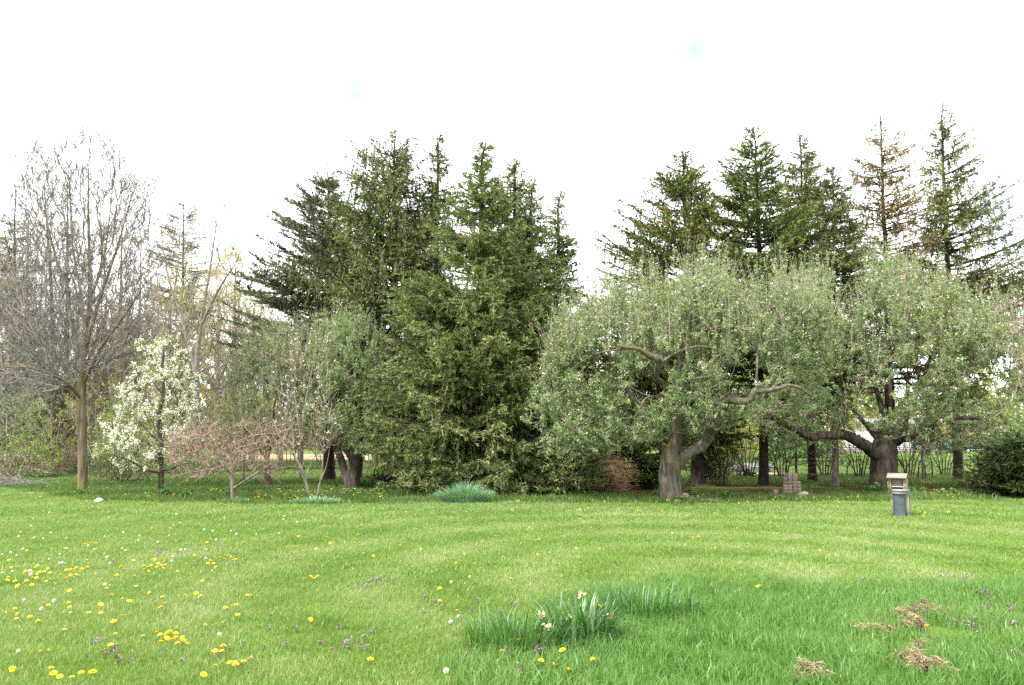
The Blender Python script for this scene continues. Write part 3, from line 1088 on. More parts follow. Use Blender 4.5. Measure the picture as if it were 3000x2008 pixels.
EDGE = np.array([(0, 1424), (260, 1466), (900, 1481), (1500, 1472), (2000, 1478), (2500, 1470), (3000, 1463)], float)
eg = gnd(EDGE[:, 0], EDGE[:, 1])
edge_y = lambda x: np.interp(x, [-40, *eg[:, 0], 40], [30, *eg[:, 1], 21])
lb = gnd(np.array([1180, 1500, 1720, 2100, 2500, 3000, 3300]), np.array([2300, 1890, 1745, 1715, 1722, 1700, 1690]))
long_y = lambda x: np.interp(x, lb[:, 0], lb[:, 1], left=2.0)     # nearer than this the lawn was left unmown
HOLES = gnd(np.array([2655.0, 2690.0, 2710.0, 2660.0, 2700.0]), np.array([1835.0, 1845.0, 1905.0, 1800.0, 1860.0]))


def spread(y0, y1, dens, rg, margin=3.0, slope=0.74):
    """points over the part of the ground the photo could see, and a margin"""
    c = 1 / math.sqrt(dens)                                  # a jittered grid: no bare gaps
    xs = np.arange(-(slope * y1 + margin), slope * y1 + margin, c)
    ys = np.arange(y0, y1, c)
    x, y = np.meshgrid(xs, ys)
    x = x.ravel() + rg.uniform(-0.55, 0.55, x.size) * c
    y = y.ravel() + rg.uniform(-0.55, 0.55, y.size) * c
    ok = np.abs(x) < slope * y + margin
    return np.stack([x[ok], y[ok], np.zeros(ok.sum())], 1)


rg = np.random.default_rng(5)
rg2 = np.random.default_rng(77)
mown = lambda p: p[(p[:, 1] < edge_y(p[:, 0]) + rg2.normal(0, 0.25, len(p)))]
nothole = lambda p, r: p[np.min(np.linalg.norm(p[:, None, :2] - HOLES[None, :, :2], axis=2), axis=1) > r]
near = mown(spread(4.2, 9.5, 9.0, rg))
near_short = nothole(near[near[:, 1] > long_y(near[:, 0]) + rg.normal(0, 0.12, len(near))], 0.16)
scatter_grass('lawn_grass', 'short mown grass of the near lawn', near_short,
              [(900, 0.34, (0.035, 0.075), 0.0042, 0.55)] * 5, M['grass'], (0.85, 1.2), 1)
lg = spread(4.2, 9.0, 9.0, rg)
lg = nothole(lg[lg[:, 1] < long_y(lg[:, 0]) + rg.normal(0, 0.2, len(lg))], 0.2)
scatter_grass('unmown_grass', 'longer fresh green grass around the daffodils', lg,
              [(430, 0.30, (0.07, 0.15), 0.0065, 0.45)] * 5, M['grass_long'], (0.8, 1.3), 2)
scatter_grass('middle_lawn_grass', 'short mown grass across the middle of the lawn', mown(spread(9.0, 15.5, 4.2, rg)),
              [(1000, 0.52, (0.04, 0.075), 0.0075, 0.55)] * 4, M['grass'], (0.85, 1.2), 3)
far = mown(spread(15.0, 29.0, 1.5, rg))
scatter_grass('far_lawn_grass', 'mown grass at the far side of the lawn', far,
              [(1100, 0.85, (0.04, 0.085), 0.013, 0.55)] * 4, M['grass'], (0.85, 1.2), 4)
ed = spread(18.0, 31.0, 4.0, rg)
de = ed[:, 1] - edge_y(ed[:, 0])
shade = np.clip((ed[:, 0] + 6) / 5, 0, 1)                        # sparse under the trees on the right
keep = (de > -0.15) & (rg.uniform(0, 1, len(ed)) < np.where(de < 2.0, 1.0, 1 - 0.92 * shade))
scatter_grass('edge_grass', 'taller uncut grass along the edge of the trees', ed[keep],
              [(150, 0.45, (0.08, 0.22), 0.013, 0.5)] * 4 + [(110, 0.4, (0.06, 0.16), 0.02, 0.7)], M['grass_edge'], (0.6, 1.15), 6)
md_ = spread(31.0, 62.0, 0.33, rg, slope=0.7)
scatter_grass('meadow_grass', 'bright grass of the meadow beyond the trees', md_,
              [(420, 1.6, (0.07, 0.16), 0.035, 0.5)] * 3, M['grass_meadow'], (0.8, 1.3), 7)
# ------------------------------------------------------------------ conifers, group in the middle
CON = 'tall conifers of the middle group'
conifer('layered_spruce', 'grey-green conifer with long layered bare-stemmed boughs, at the outer edge of the middle group', 965, 1412,
        [(508, 952, 968), (522, 900, 985), (585, 842, 1010), (640, 826, 1030), (690, 768, 1040), (755, 754, 1050), (832, 700, 1080), (900, 690, 1100), (1000, 700, 1100), (1120, 760, 1100)],
        M['needle_grey'], CON, 0.22, 270, (0.12, 0.55), 0.12, 0.05, (0.12, 0.55), 0.05, 0.30, 0.044, seed=2, tint_mid=0.5, dead=14, ragged=0.45, twig_step=0.11, widen=1.16)
conifer('weeping_spruce', 'tallest dark spruce with hanging curtains of twigs in the middle group', 1152, 1420,
        [(384, 1150, 1165), (410, 1045, 1235), (440, 1050, 1205), (480, 1008, 1235), (540, 998, 1270), (620, 975, 1290), (720, 920, 1300), (800, 885, 1310), (900, 880, 1310), (1000, 900, 1310), (1120, 930, 1300), (1250, 960, 1290)],
        M['needle_mid'], CON, 0.24, 300, (-0.12, 0.55), 0.28, 0.55, (0.22, 0.75), 0.62, 0.22, 0.052, seed=3, tint_mid=0.55, dead=16, ragged=0.45, cones=260, per_side=0.85, widen=1.16)
conifer('narrow_spruce', 'narrow pointed spruce just behind the weeping one, with a thin middle', 1268, 1418,
        [(396, 1283, 1297), (440, 1255, 1312), (500, 1243, 1335), (560, 1225, 1350), (640, 1225, 1350), (760, 1215, 1345), (900, 1210, 1350), (1200, 1200, 1350)],
        M['needle_mid'], CON, 0.19, 240, (-0.05, 0.5), 0.25, 0.4, (0.16, 0.55), 0.4, 0.25, 0.055, seed=4, tint_mid=0.5, dead=12, ragged=0.45, per_side=0.85, widen=1.16)
conifer('full_spruce', 'big full olive-green spruce standing in front, clothed right down to the lawn', 1402, 1440,
        [(420, 1418, 1430), (500, 1400, 1462), (510, 1366, 1466), (600, 1308, 1500), (700, 1262, 1540), (800, 1215, 1590), (900, 1175, 1620), (1000, 1130, 1640), (1100, 1100, 1640), (1200, 1095, 1640), (1300, 1105, 1640), (1380, 1120, 1640), (1425, 1150, 1620)],
        M['needle_front'], CON, 0.25, 440, (-0.12, 0.5), 0.22, 0.35, (0.18, 0.85), 0.15, 0.10, 0.046, seed=5, tint_mid=0.5, ragged=0.42, cones=200, base_z=0.35, width=0.040, widen=1.16, fine=0.62)
conifer('brown_topped_spruce', 'spruce with a cone-browned tip beside the big full spruce', 1508, 1432,
        [(468, 1502, 1512), (520, 1470, 1545), (560, 1462, 1548), (640, 1440, 1560), (760, 1420, 1580), (900, 1410, 1590), (1050, 1400, 1600)],
        M['needle_mid'], CON, 0.19, 230, (-0.08, 0.5), 0.22, 0.35, (0.16, 0.6), 0.3, 0.25, 0.052, seed=6, tint_mid=0.62, ragged=0.4, cones=420, widen=1.16)
conifer('double_tipped_spruce', 'spruce with a short lower tip between the brown-topped spruce and the outermost one', 1568, 1436,
        [(530, 1562, 1574), (580, 1540, 1600), (650, 1520, 1625), (760, 1480, 1650), (900, 1450, 1680), (1050, 1440, 1690), (1200, 1430, 1690), (1300, 1450, 1690), (1400, 1460, 1690)],
        M['needle_front'], CON, 0.2, 330, (-0.12, 0.45), 0.2, 0.3, (0.16, 0.6), 0.25, 0.28, 0.052, seed=7, tint_mid=0.45, ragged=0.4, base_z=0.4, widen=1.16, fine=0.75)
conifer('outer_spruce', 'lower broad spruce closing the middle group towards the open gap of sky', 1648, 1428,
        [(560, 1640, 1652), (620, 1622, 1668), (690, 1600, 1695), (780, 1580, 1702), (860, 1560, 1712), (950, 1540, 1745), (1100, 1520, 1790), (1250, 1520, 1820), (1390, 1530, 1810)],
        M['needle_front'], CON, 0.18, 330, (-0.12, 0.5), 0.22, 0.3, (0.16, 0.6), 0.25, 0.28, 0.052, seed=8, tint_mid=0.42, ragged=0.35, base_z=0.4, widen=1.16, fine=0.8)
conifer('young_spruce', 'small bushy spruce at the foot of the middle group, beside the dead brush', 1655, 1448,
        [(1215, 1645, 1660), (1270, 1580, 1720), (1330, 1540, 1770), (1390, 1520, 1790), (1430, 1530, 1780)],
        M['needle_front'], None, 0.06, 130, (-0.05, 0.4), 0.2, 0.15, (0.14, 0.45), 0.1, 0.2, 0.05, base_z=0.15, seed=9, tint_mid=0.55, width=0.036)
conifer('low_spruce', 'low spreading young spruce under the big full spruce, behind the blue-green tuft', 1255, 1450,
        [(1310, 1250, 1262), (1350, 1200, 1310), (1395, 1160, 1350), (1435, 1150, 1370)],
        M['needle_front'], None, 0.05, 90, (0.05, 0.4), 0.2, 0.15, (0.14, 0.42), 0.1, 0.2, 0.05, base_z=0.12, seed=10, tint_mid=0.6, width=0.036)

conifer('low_spruce', 'dark low spruce filling the shade between dead twig heap and old apple trunk', 1850, 1432,
        [(1180, 1840, 1860), (1240, 1770, 1940), (1310, 1740, 1985), (1370, 1740, 1985), (1420, 1760, 1960)],
        M['needle_dark'], None, 0.08, 120, (-0.1, 0.4), 0.15, 0.25, (0.16, 0.5), 0.15, 0.2, 0.05, base_z=0.15, seed=11, tint_mid=0.55)

# ------------------------------------------------------------------ conifers, group on the right
COR = 'tall conifers of the right-hand group'
conifer('cone_laden_spruce', 'wide brownish spruce loaded with cones, first of the right-hand conifers', 2046, 1424,
        [(442, 1990, 2006), (470, 1932, 2045), (560, 1868, 2078), (600, 1828, 2090), (650, 1815, 2100), (705, 1760, 2120), (800, 1770, 2140), (900, 1680, 2160), (980, 1640, 2160), (1100, 1800, 2150), (1210, 1880, 2170), (1320, 1980, 2200)],
        M['needle_brown'], COR, 0.22, 370, (-0.1, 0.6), 0.2, 0.3, (0.16, 0.65), 0.25, 0.28, 0.052, seed=12, tint_mid=0.5, ragged=0.45, cones=700, dead=22, widen=1.12)
conifer('bright_spruce', 'bright green dense spruce with an upright top, tallest of the denser right-hand ones', 2236, 1420,
        [(380, 2200, 2212), (420, 2160, 2252), (470, 2110, 2270), (540, 2100, 2290), (600, 2070, 2350), (680, 2060, 2370), (780, 2060, 2380), (880, 2070, 2380), (960, 2080, 2370), (1080, 2110, 2350), (1190, 2140, 2330)],
        M['needle_bright'], COR, 0.17, 400, (-0.05, 0.55), 0.2, 0.1, (0.18, 0.62), 0.05, 0.3, 0.05, seed=13, tint_mid=0.52, ragged=0.4, cones=160, dead=26, widen=1.12)
conifer('slender_spruce', 'slender green spruce between the bright dense spruce and the short one', 2380, 1412,
        [(402, 2336, 2350), (440, 2310, 2378), (480, 2292, 2402), (560, 2280, 2420), (640, 2270, 2440), (760, 2270, 2440), (900, 2260, 2450), (1050, 2270, 2450), (1190, 2290, 2450)],
        M['needle_mid'], COR, 0.15, 370, (-0.05, 0.5), 0.2, 0.25, (0.16, 0.55), 0.15, 0.25, 0.052, seed=14, tint_mid=0.62, ragged=0.4, dead=26, widen=1.12)
conifer('short_spruce', 'shortest of the right-hand spruces, dense and dark, beside the rusty one', 2448, 1424,
        [(492, 2434, 2446), (530, 2412, 2480), (580, 2392, 2500), (650, 2380, 2520), (740, 2370, 2535), (860, 2370, 2540), (1050, 2360, 2540), (1190, 2380, 2520)],
        M['needle_mid'], COR, 0.115, 340, (-0.05, 0.5), 0.2, 0.25, (0.16, 0.55), 0.15, 0.25, 0.052, seed=15, tint_mid=0.5, ragged=0.35, dead=22, bark='bark_pale', widen=1.12)
conifer('rusty_spruce', 'thin rusty-yellow half-dead spruce with bare gaps', 2618, 1414,
        [(342, 2572, 2582), (392, 2528, 2602), (405, 2545, 2642), (462, 2505, 2672), (505, 2488, 2672), (580, 2500, 2685), (680, 2500, 2700), (780, 2520, 2720), (860, 2530, 2740), (1000, 2520, 2740), (1150, 2540, 2720)],
        M['needle_rust'], COR, 0.15, 250, (0.0, 0.45), 0.12, 0.25, (0.12, 0.45), 0.3, 0.3, 0.075, seed=16, tint_mid=0.5, ragged=0.5, cones=420, widen=1.28)
conifer('sparse_spruce', 'tall open spruce with long upswept boughs, last of the right-hand conifers', 2808, 1408,
        [(305, 2758, 2770), (335, 2735, 2806), (400, 2722, 2862), (470, 2712, 2905), (520, 2705, 2916), (600, 2690, 2962), (720, 2670, 3012), (830, 2640, 3030), (930, 2650, 3010), (1000, 2680, 2990), (1100, 2700, 2950), (1190, 2720, 2920)],
        M['needle_mid'], COR, 0.17, 260, (-0.1, 0.65), 0.34, 0.35, (0.12, 0.50), 0.45, 0.22, 0.062, seed=17, tint_mid=0.6, ragged=0.5, dead=22, widen=1.12)
conifer('edge_spruce', 'dark spruce mostly beyond the picture edge, behind the blossoming apple', 3085, 1415,
        [(560, 3066, 3076), (700, 3030, 3140), (850, 2985, 3190), (1000, 2960, 3210), (1200, 2960, 3220)],
        M['needle_mid'], None, 0.16, 170, (-0.1, 0.55), 0.3, 0.35, (0.16, 0.6), 0.4, 0.25, 0.06, seed=18, tint_mid=0.5, ragged=0.4)
conifer('yew_shrub', 'dark green spreading yew shrub at the lawn edge beyond the feeder', 2985, 1458,
        [(1275, 2960, 3010), (1300, 2905, 3080), (1345, 2862, 3130), (1400, 2838, 3150), (1440, 2850, 3150)],
        M['needle_dark'], None, 0.06, 240, (0.0, 0.5), 0.1, 0.1, (0.12, 0.38), 0.05, 0.15, 0.045, (0.07, 0.14), 0.034, base_z=0.1, seed=19, tint_mid=0.42, cat='yew shrub', Y=22.4)

# ------------------------------------------------------------------ conifers in the wood on the left
conifer('thin_spruce', 'thin dark spruce with tufted top seen through the big bare maple', 194, 1375,
        [(536, 192, 202), (600, 160, 222), (640, 128, 235), (700, 165, 262), (820, 150, 262), (900, 140, 250), (1050, 120, 250), (1200, 130, 250)],
        M['needle_mid'], None, 0.16, 110, (-0.1, 0.3), 0.1, 0.35, (0.2, 0.8), 0.35, 0.35, 0.07, seed=21, tint_mid=0.6, ragged=0.6, dead=20)
conifer('edge_wood_spruce', 'dark spruce at the outer edge of the wood behind the maple branches', 40, 1372,
        [(540, 38, 48), (620, 10, 70), (740, -30, 100), (900, -70, 130), (1050, -100, 150), (1200, -100, 150), (1320, -80, 130)],
        M['needle_dark'], None, 0.18, 230, (-0.15, 0.4), 0.2, 0.35, (0.2, 0.7), 0.3, 0.3, 0.07, seed=22, tint_mid=0.55, ragged=0.5)
conifer('undergrowth_spruce', 'dark low spruce in the shade of the wood behind the green shrub', 118, 1362,
        [(1020, 110, 126), (1100, 60, 190), (1200, 30, 220), (1290, 20, 225), (1345, 40, 210)],
        M['needle_dark'], None, 0.1, 150, (-0.1, 0.4), 0.15, 0.35, (0.18, 0.6), 0.3, 0.25, 0.07, seed=23, tint_mid=0.5, base_z=0.3)
conifer('larch_tree', 'thin open larch with feathery grey-olive twigs behind the pear blossom', 530, 1352,
        [(556, 536, 542), (590, 488, 590), (640, 470, 598), (690, 428, 620), (780, 420, 635), (880, 410, 640), (1000, 420, 640), (1080, 440, 620)],
        M['needle_grey'], None, 0.2, 150, (0.1, 0.35), 0.1, 0.2, (0.15, 0.6), 0.3, 0.2, 0.11, (0.10, 0.2), 0.034, seed=24, tint_mid=0.6, ragged=0.4, cat='larch tree', dead=10)

# ------------------------------------------------------------------ the big trees of the garden
broadleaf('bare_maple', 'big leafless maple with mossy straight trunk, tallest bare tree on the lawn', 'maple tree', 243, 1441,
          [[(243, 1441, 0, 0.150), (241, 1300, 0, 0.128), (240, 1160, 0, 0.125), (240, 1090, 0, 0.118), (246, 1000, 0, 0.085), (262, 900, 0.1, 0.07), (262, 760, 0.2, 0.05), (258, 600, 0.2, 0.028), (262, 460, 0.2, 0.01)],
           [(240, 1100, 0, 0.075), (222, 1010, 0.3, 0.06), (205, 930, 0.5, 0.055), (198, 850, 0.6, 0.046), (165, 760, 0.8, 0.036), (140, 660, 0.9, 0.025), (122, 560, 1, 0.012)],
           [(243, 1060, 0, 0.07), (268, 960, -0.4, 0.055), (300, 850, -0.7, 0.045), (332, 760, -1, 0.034), (362, 660, -1.1, 0.022), (388, 560, -1.2, 0.010)],
           [(247, 1120, 0, 0.06), (290, 1030, -0.5, 0.045), (345, 950, -0.9, 0.034), (395, 880, -1.2, 0.022), (430, 820, -1.4, 0.010)],
           [(238, 1140, 0, 0.055), (190, 1085, 0.2, 0.046), (130, 1010, 0.1, 0.036), (60, 950, 0, 0.024), (-10, 915, 0, 0.012)],
           [(238, 1170, 0, 0.05), (196, 1125, -0.7, 0.04), (128, 1088, -1.2, 0.028), (50, 1075, -1.6, 0.018), (-20, 1082, -1.8, 0.010)],
           [(250, 1100, 0, 0.045), (310, 1062, 0.5, 0.034), (380, 1035, 0.9, 0.022), (450, 1010, 1.2, 0.010)],
           [(250, 980, 0, 0.055), (236, 860, 0.6, 0.042), (212, 720, 0.9, 0.03), (206, 600, 1.1, 0.016), (200, 480, 1.1, 0.007)],
           [(262, 880, 0.1, 0.045), (300, 780, 0.7, 0.034), (318, 660, 1.2, 0.022), (330, 540, 1.3, 0.010)]],
          [(40, 440), (105, 415), (150, 450), (190, 400), (240, 372), (290, 388), (350, 430), (400, 520), (462, 520), (440, 680), (450, 790), (440, 900), (470, 1000), (400, 1080), (300, 1090), (150, 1150), (0, 1200), (-60, 1100), (-50, 900), (0, 820), (70, 760), (60, 600)],
          2.2, 3300, bark='bark_maple', twigmat='twig_maple', twigs=4, twig_len=(0.2, 0.6), up=0.5, bf=0.55, ang=1.3, gap=2, seed=31, r_tip=0.0052, twig_r=0.0048, sides=20, rmax=0.04, jag=0.015, flare=0.3)
broadleaf('bare_tree', 'leafless tree with thin dark trunk in the wood, just behind the maple', 'bare tree', 157, 1388,
          [[(157, 1388, 0, 0.16), (156, 1200, 0, 0.12), (155, 1000, 0, 0.10), (150, 850, 0, 0.08), (140, 700, 0, 0.05), (130, 560, 0, 0.02)],
           [(155, 1050, 0, 0.07), (90, 920, 0.4, 0.05), (40, 800, 0.6, 0.035), (5, 640, 0.6, 0.012)],
           [(152, 950, 0, 0.06), (200, 830, -0.4, 0.045), (240, 720, -0.6, 0.03), (250, 600, -0.6, 0.012)]],
          [(-60, 560), (20, 520), (60, 470), (150, 440), (260, 560), (280, 800), (260, 1000), (200, 1150), (60, 1250), (-60, 1250)],
          2.5, 1000, bark='twig_dark', twigmat='twig_maple', seed=32, r_tip=0.007, twig_r=0.005, bf=0.45, ang=1.2, twigs=3, twig_len=(0.25, 0.7))
broadleaf('forked_bare_tree', 'leafless tree with a leaning forked stem behind the pear blossom', 'bare tree', 572, 1352,
          [[(572, 1352, 0, 0.19), (574, 1200, 0, 0.15), (578, 1050, 0, 0.13), (590, 940, 0, 0.09), (610, 820, 0, 0.055), (628, 700, 0, 0.032), (640, 600, 0, 0.012)],
           [(575, 1100, 0, 0.1), (540, 960, 0.6, 0.08), (500, 840, 1, 0.055), (480, 740, 1, 0.03), (466, 620, 1, 0.012)],
           [(590, 950, 0, 0.08), (640, 850, -0.5, 0.055), (690, 770, -0.7, 0.03), (720, 700, -0.8, 0.012)]],
          [(455, 600), (540, 660), (600, 620), (640, 560), (700, 680), (722, 780), (700, 950), (640, 1080), (520, 1120), (450, 1050), (440, 850)],
          3.0, 700, bark='twig_maple', twigmat='twig_tan', seed=33, r_tip=0.009, twig_r=0.006, bf=0.45, ang=1.2, twig_len=(0.3, 0.9), Y=38)
broadleaf('pear_tree', 'narrow young pear tree covered in white blossom beside the maple', 'pear tree', 471, 1456,
          [[(471, 1456, 0, 0.085), (472, 1380, 0, 0.07), (470, 1290, 0, 0.065), (466, 1220, 0, 0.06), (478, 1150, 0, 0.045), (476, 1080, 0, 0.035), (482, 1000, 0, 0.015)],
           [(470, 1385, 0, 0.035), (430, 1378, -0.3, 0.028), (380, 1350, -0.5, 0.02), (320, 1330, -0.6, 0.01)],
           [(471, 1378, 0, 0.035), (510, 1372, 0.3, 0.028), (548, 1345, 0.4, 0.015)],
           [(469, 1300, 0, 0.03), (420, 1250, 0.3, 0.02), (370, 1190, 0.4, 0.01)],
           [(472, 1190, 0, 0.03), (520, 1120, -0.2, 0.02), (550, 1050, -0.3, 0.01)]],
          [(470, 990), (520, 1000), (560, 1060), (580, 1180), (585, 1240), (560, 1330), (560, 1375), (470, 1370), (400, 1385), (330, 1365), (285, 1340), (290, 1280), (330, 1200), (372, 1130), (400, 1060), (385, 1020), (430, 1000)],
          1.25, 420, bark='bark_apple_dark', twigmat='twig_dark', leaf='pear_leaf', leaf_n=15000, leaf_size=(0.03, 0.055), bloom='pear_blossom', bloom_n=11000, bloom_size=(0.035, 0.065), bloom_frac=0.3,
          twigs=3, twig_len=(0.12, 0.4), up=0.55, seed=34, start=0.5, flare=0.3)
broadleaf('peach_tree', 'low wide-spreading bare peach with pink buds between the pear and the white-footed sapling', 'peach tree', 683, 1470,
          [[(683, 1470, 0, 0.06), (681, 1430, 0, 0.05), (679, 1385, 0, 0.042), (676, 1340, 0, 0.036), (668, 1325, 0, 0.03)],
           [(682, 1432, 0, 0.03), (720, 1408, -0.3, 0.025), (770, 1375, -0.5, 0.018), (800, 1352, -0.6, 0.01)],
           [(676, 1360, 0, 0.03), (620, 1375, 0.3, 0.022), (560, 1385, 0.4, 0.016), (505, 1398, 0.5, 0.009)],
           [(673, 1333, 0, 0.028), (690, 1300, 0.1, 0.024), (740, 1278, 0, 0.018), (800, 1270, -0.2, 0.011)],
           [(672, 1330, 0, 0.028), (645, 1290, -0.2, 0.022), (590, 1285, -0.4, 0.015), (530, 1290, -0.5, 0.009)]],
          [(490, 1290), (560, 1250), (650, 1235), (720, 1225), (800, 1235), (850, 1270), (850, 1360), (800, 1400), (700, 1390), (600, 1400), (510, 1405)],
          1.5, 330, bark='bark_pale', twigmat='twig_peach', bloom='pink', bloom_n=1400, bloom_size=(0.026, 0.042), leaf='spring_leaf', leaf_n=1500, leaf_size=(0.02, 0.035),
          twigs=4, twig_len=(0.2, 0.6), up=0.25, seed=35, start=0.35, flare=0.2)
broadleaf('white_footed_sapling', 'slim leaning fruit tree with a white-painted foot and thin upright bare shoots', 'fruit tree', 915, 1463,
          [[(915, 1463, 0, 0.05), (897, 1420, 0, 0.046), (884, 1375, 0, 0.042), (872, 1350, 0, 0.034), (850, 1320, 0, 0.026), (820, 1280, 0.1, 0.02), (800, 1230, 0.2, 0.012)],
           [(876, 1360, 0, 0.026), (880, 1310, -0.1, 0.024), (876, 1240, -0.1, 0.02), (864, 1160, -0.1, 0.014), (866, 1060, -0.1, 0.007)],
           [(880, 1310, -0.1, 0.022), (888, 1230, 0, 0.018), (900, 1150, 0, 0.013), (918, 1060, 0.1, 0.008), (930, 990, 0.1, 0.005)],
           [(884, 1375, 0, 0.02), (850, 1368, -0.5, 0.015), (800, 1378, -0.8, 0.012), (745, 1400, -1, 0.007)],
           [(895, 1415, 0, 0.02), (905, 1370, 0.3, 0.014), (935, 1320, 0.4, 0.01), (975, 1290, 0.5, 0.006)]],
          [(770, 1240), (820, 1120), (860, 1000), (945, 960), (960, 1060), (975, 1200), (990, 1290), (940, 1340), (850, 1320), (780, 1300)],
          0.9, 150, bark='bark_pale', twigmat='twig_tan', bloom='white_bloom', bloom_n=700, bloom_size=(0.025, 0.04), twigs=3, twig_len=(0.25, 0.7), up=1.1, seed=36, start=0.5, flare=0.1)
broadleaf('shoot_clump', 'clump of thin yellowish upright shoots beside the white-footed sapling', 'shrub', 928, 1462,
          [[(928, 1462, 0, 0.022), (938, 1410, 0, 0.018), (945, 1360, 0, 0.014), (950, 1290, 0, 0.008)],
           [(928, 1462, 0, 0.02), (935, 1420, 0.1, 0.016), (955, 1370, 0.2, 0.012), (968, 1300, 0.2, 0.007)]],
          [(900, 1300), (930, 1120), (960, 1120), (985, 1260), (970, 1340), (930, 1350)],
          0.5, 40, bark='twig_tan', twigmat='twig_tan', leaf='pear_leaf', leaf_n=500, leaf_size=(0.02, 0.04), twigs=2, up=1.2, seed=37, start=0.3, flare=0, trunk_name='stem')
broadleaf('grey_apple_tree', 'pale grey-green apple tree with reddish stem behind the peach', 'apple tree', 786, 1428,
          [[(786, 1428, 0, 0.13), (783, 1380, 0, 0.11), (782, 1335, 0, 0.10), (788, 1290, 0, 0.08), (800, 1220, 0, 0.05), (810, 1140, 0, 0.02)],
           [(782, 1345, 0, 0.07), (740, 1290, 0.3, 0.05), (700, 1220, 0.6, 0.035), (680, 1150, 0.8, 0.015)],
           [(784, 1320, 0, 0.07), (830, 1270, -0.3, 0.05), (880, 1200, -0.6, 0.035), (900, 1120, -0.8, 0.015)]],
          [(655, 1230), (668, 1120), (720, 1030), (790, 980), (870, 960), (940, 1010), (950, 1200), (930, 1290), (840, 1320), (720, 1320), (650, 1290)],
          2.2, 700, bark='bark_red', twigmat='twig_apple', leaf='apple_leaf_pale', leaf_n=62000, leaf_size=(0.035, 0.06), bloom='apple_bud', bloom_n=2600, bloom_size=(0.03, 0.045), twigs=4, twig_len=(0.2, 0.6), up=0.9, seed=38, top_sprouts=800, sprout_len=(0.4, 1.1), tint_mid=0.45)
broadleaf('fork_trunk_apple_tree', 'old apple tree with a thick forked trunk, leafing out beside the big spruce', 'apple tree', 1030, 1434,
          [[(1032, 1434, 0, 0.25), (1036, 1390, 0, 0.215), (1040, 1355, 0, 0.19), (1022, 1322, 0, 0.15), (1000, 1292, 0, 0.13), (986, 1262, 0, 0.10), (984, 1200, 0.1, 0.07), (978, 1120, 0.2, 0.03)],
           [(1042, 1400, 0.1, 0.15), (1052, 1345, 0.2, 0.12), (1054, 1300, 0.3, 0.10), (1050, 1230, 0.4, 0.07), (1060, 1130, 0.5, 0.03)],
           [(1052, 1350, 0.2, 0.075), (1072, 1325, -0.1, 0.065), (1100, 1308, -0.3, 0.055), (1125, 1318, -0.5, 0.04), (1145, 1300, -0.6, 0.02)],
           [(1024, 1420, 0.15, 0.15), (1005, 1370, 0.4, 0.13), (990, 1320, 0.6, 0.12), (974, 1280, 0.8, 0.09), (930, 1250, 1.0, 0.06), (890, 1200, 1.1, 0.03)]],
          [(880, 1250), (885, 1120), (910, 1000), (960, 950), (1020, 940), (1090, 970), (1150, 1060), (1165, 1180), (1150, 1290), (1080, 1330), (1010, 1320), (960, 1280)],
          2.2, 800, bark='bark_apple_dark', twigmat='twig_apple', leaf='apple_leaf', leaf_n=80000, leaf_size=(0.04, 0.065), bloom='apple_bud', bloom_n=900, bloom_size=(0.025, 0.04), twigs=4, twig_len=(0.15, 0.5), up=0.7, seed=39, top_sprouts=800, sprout_len=(0.4, 1.1), sides=24)
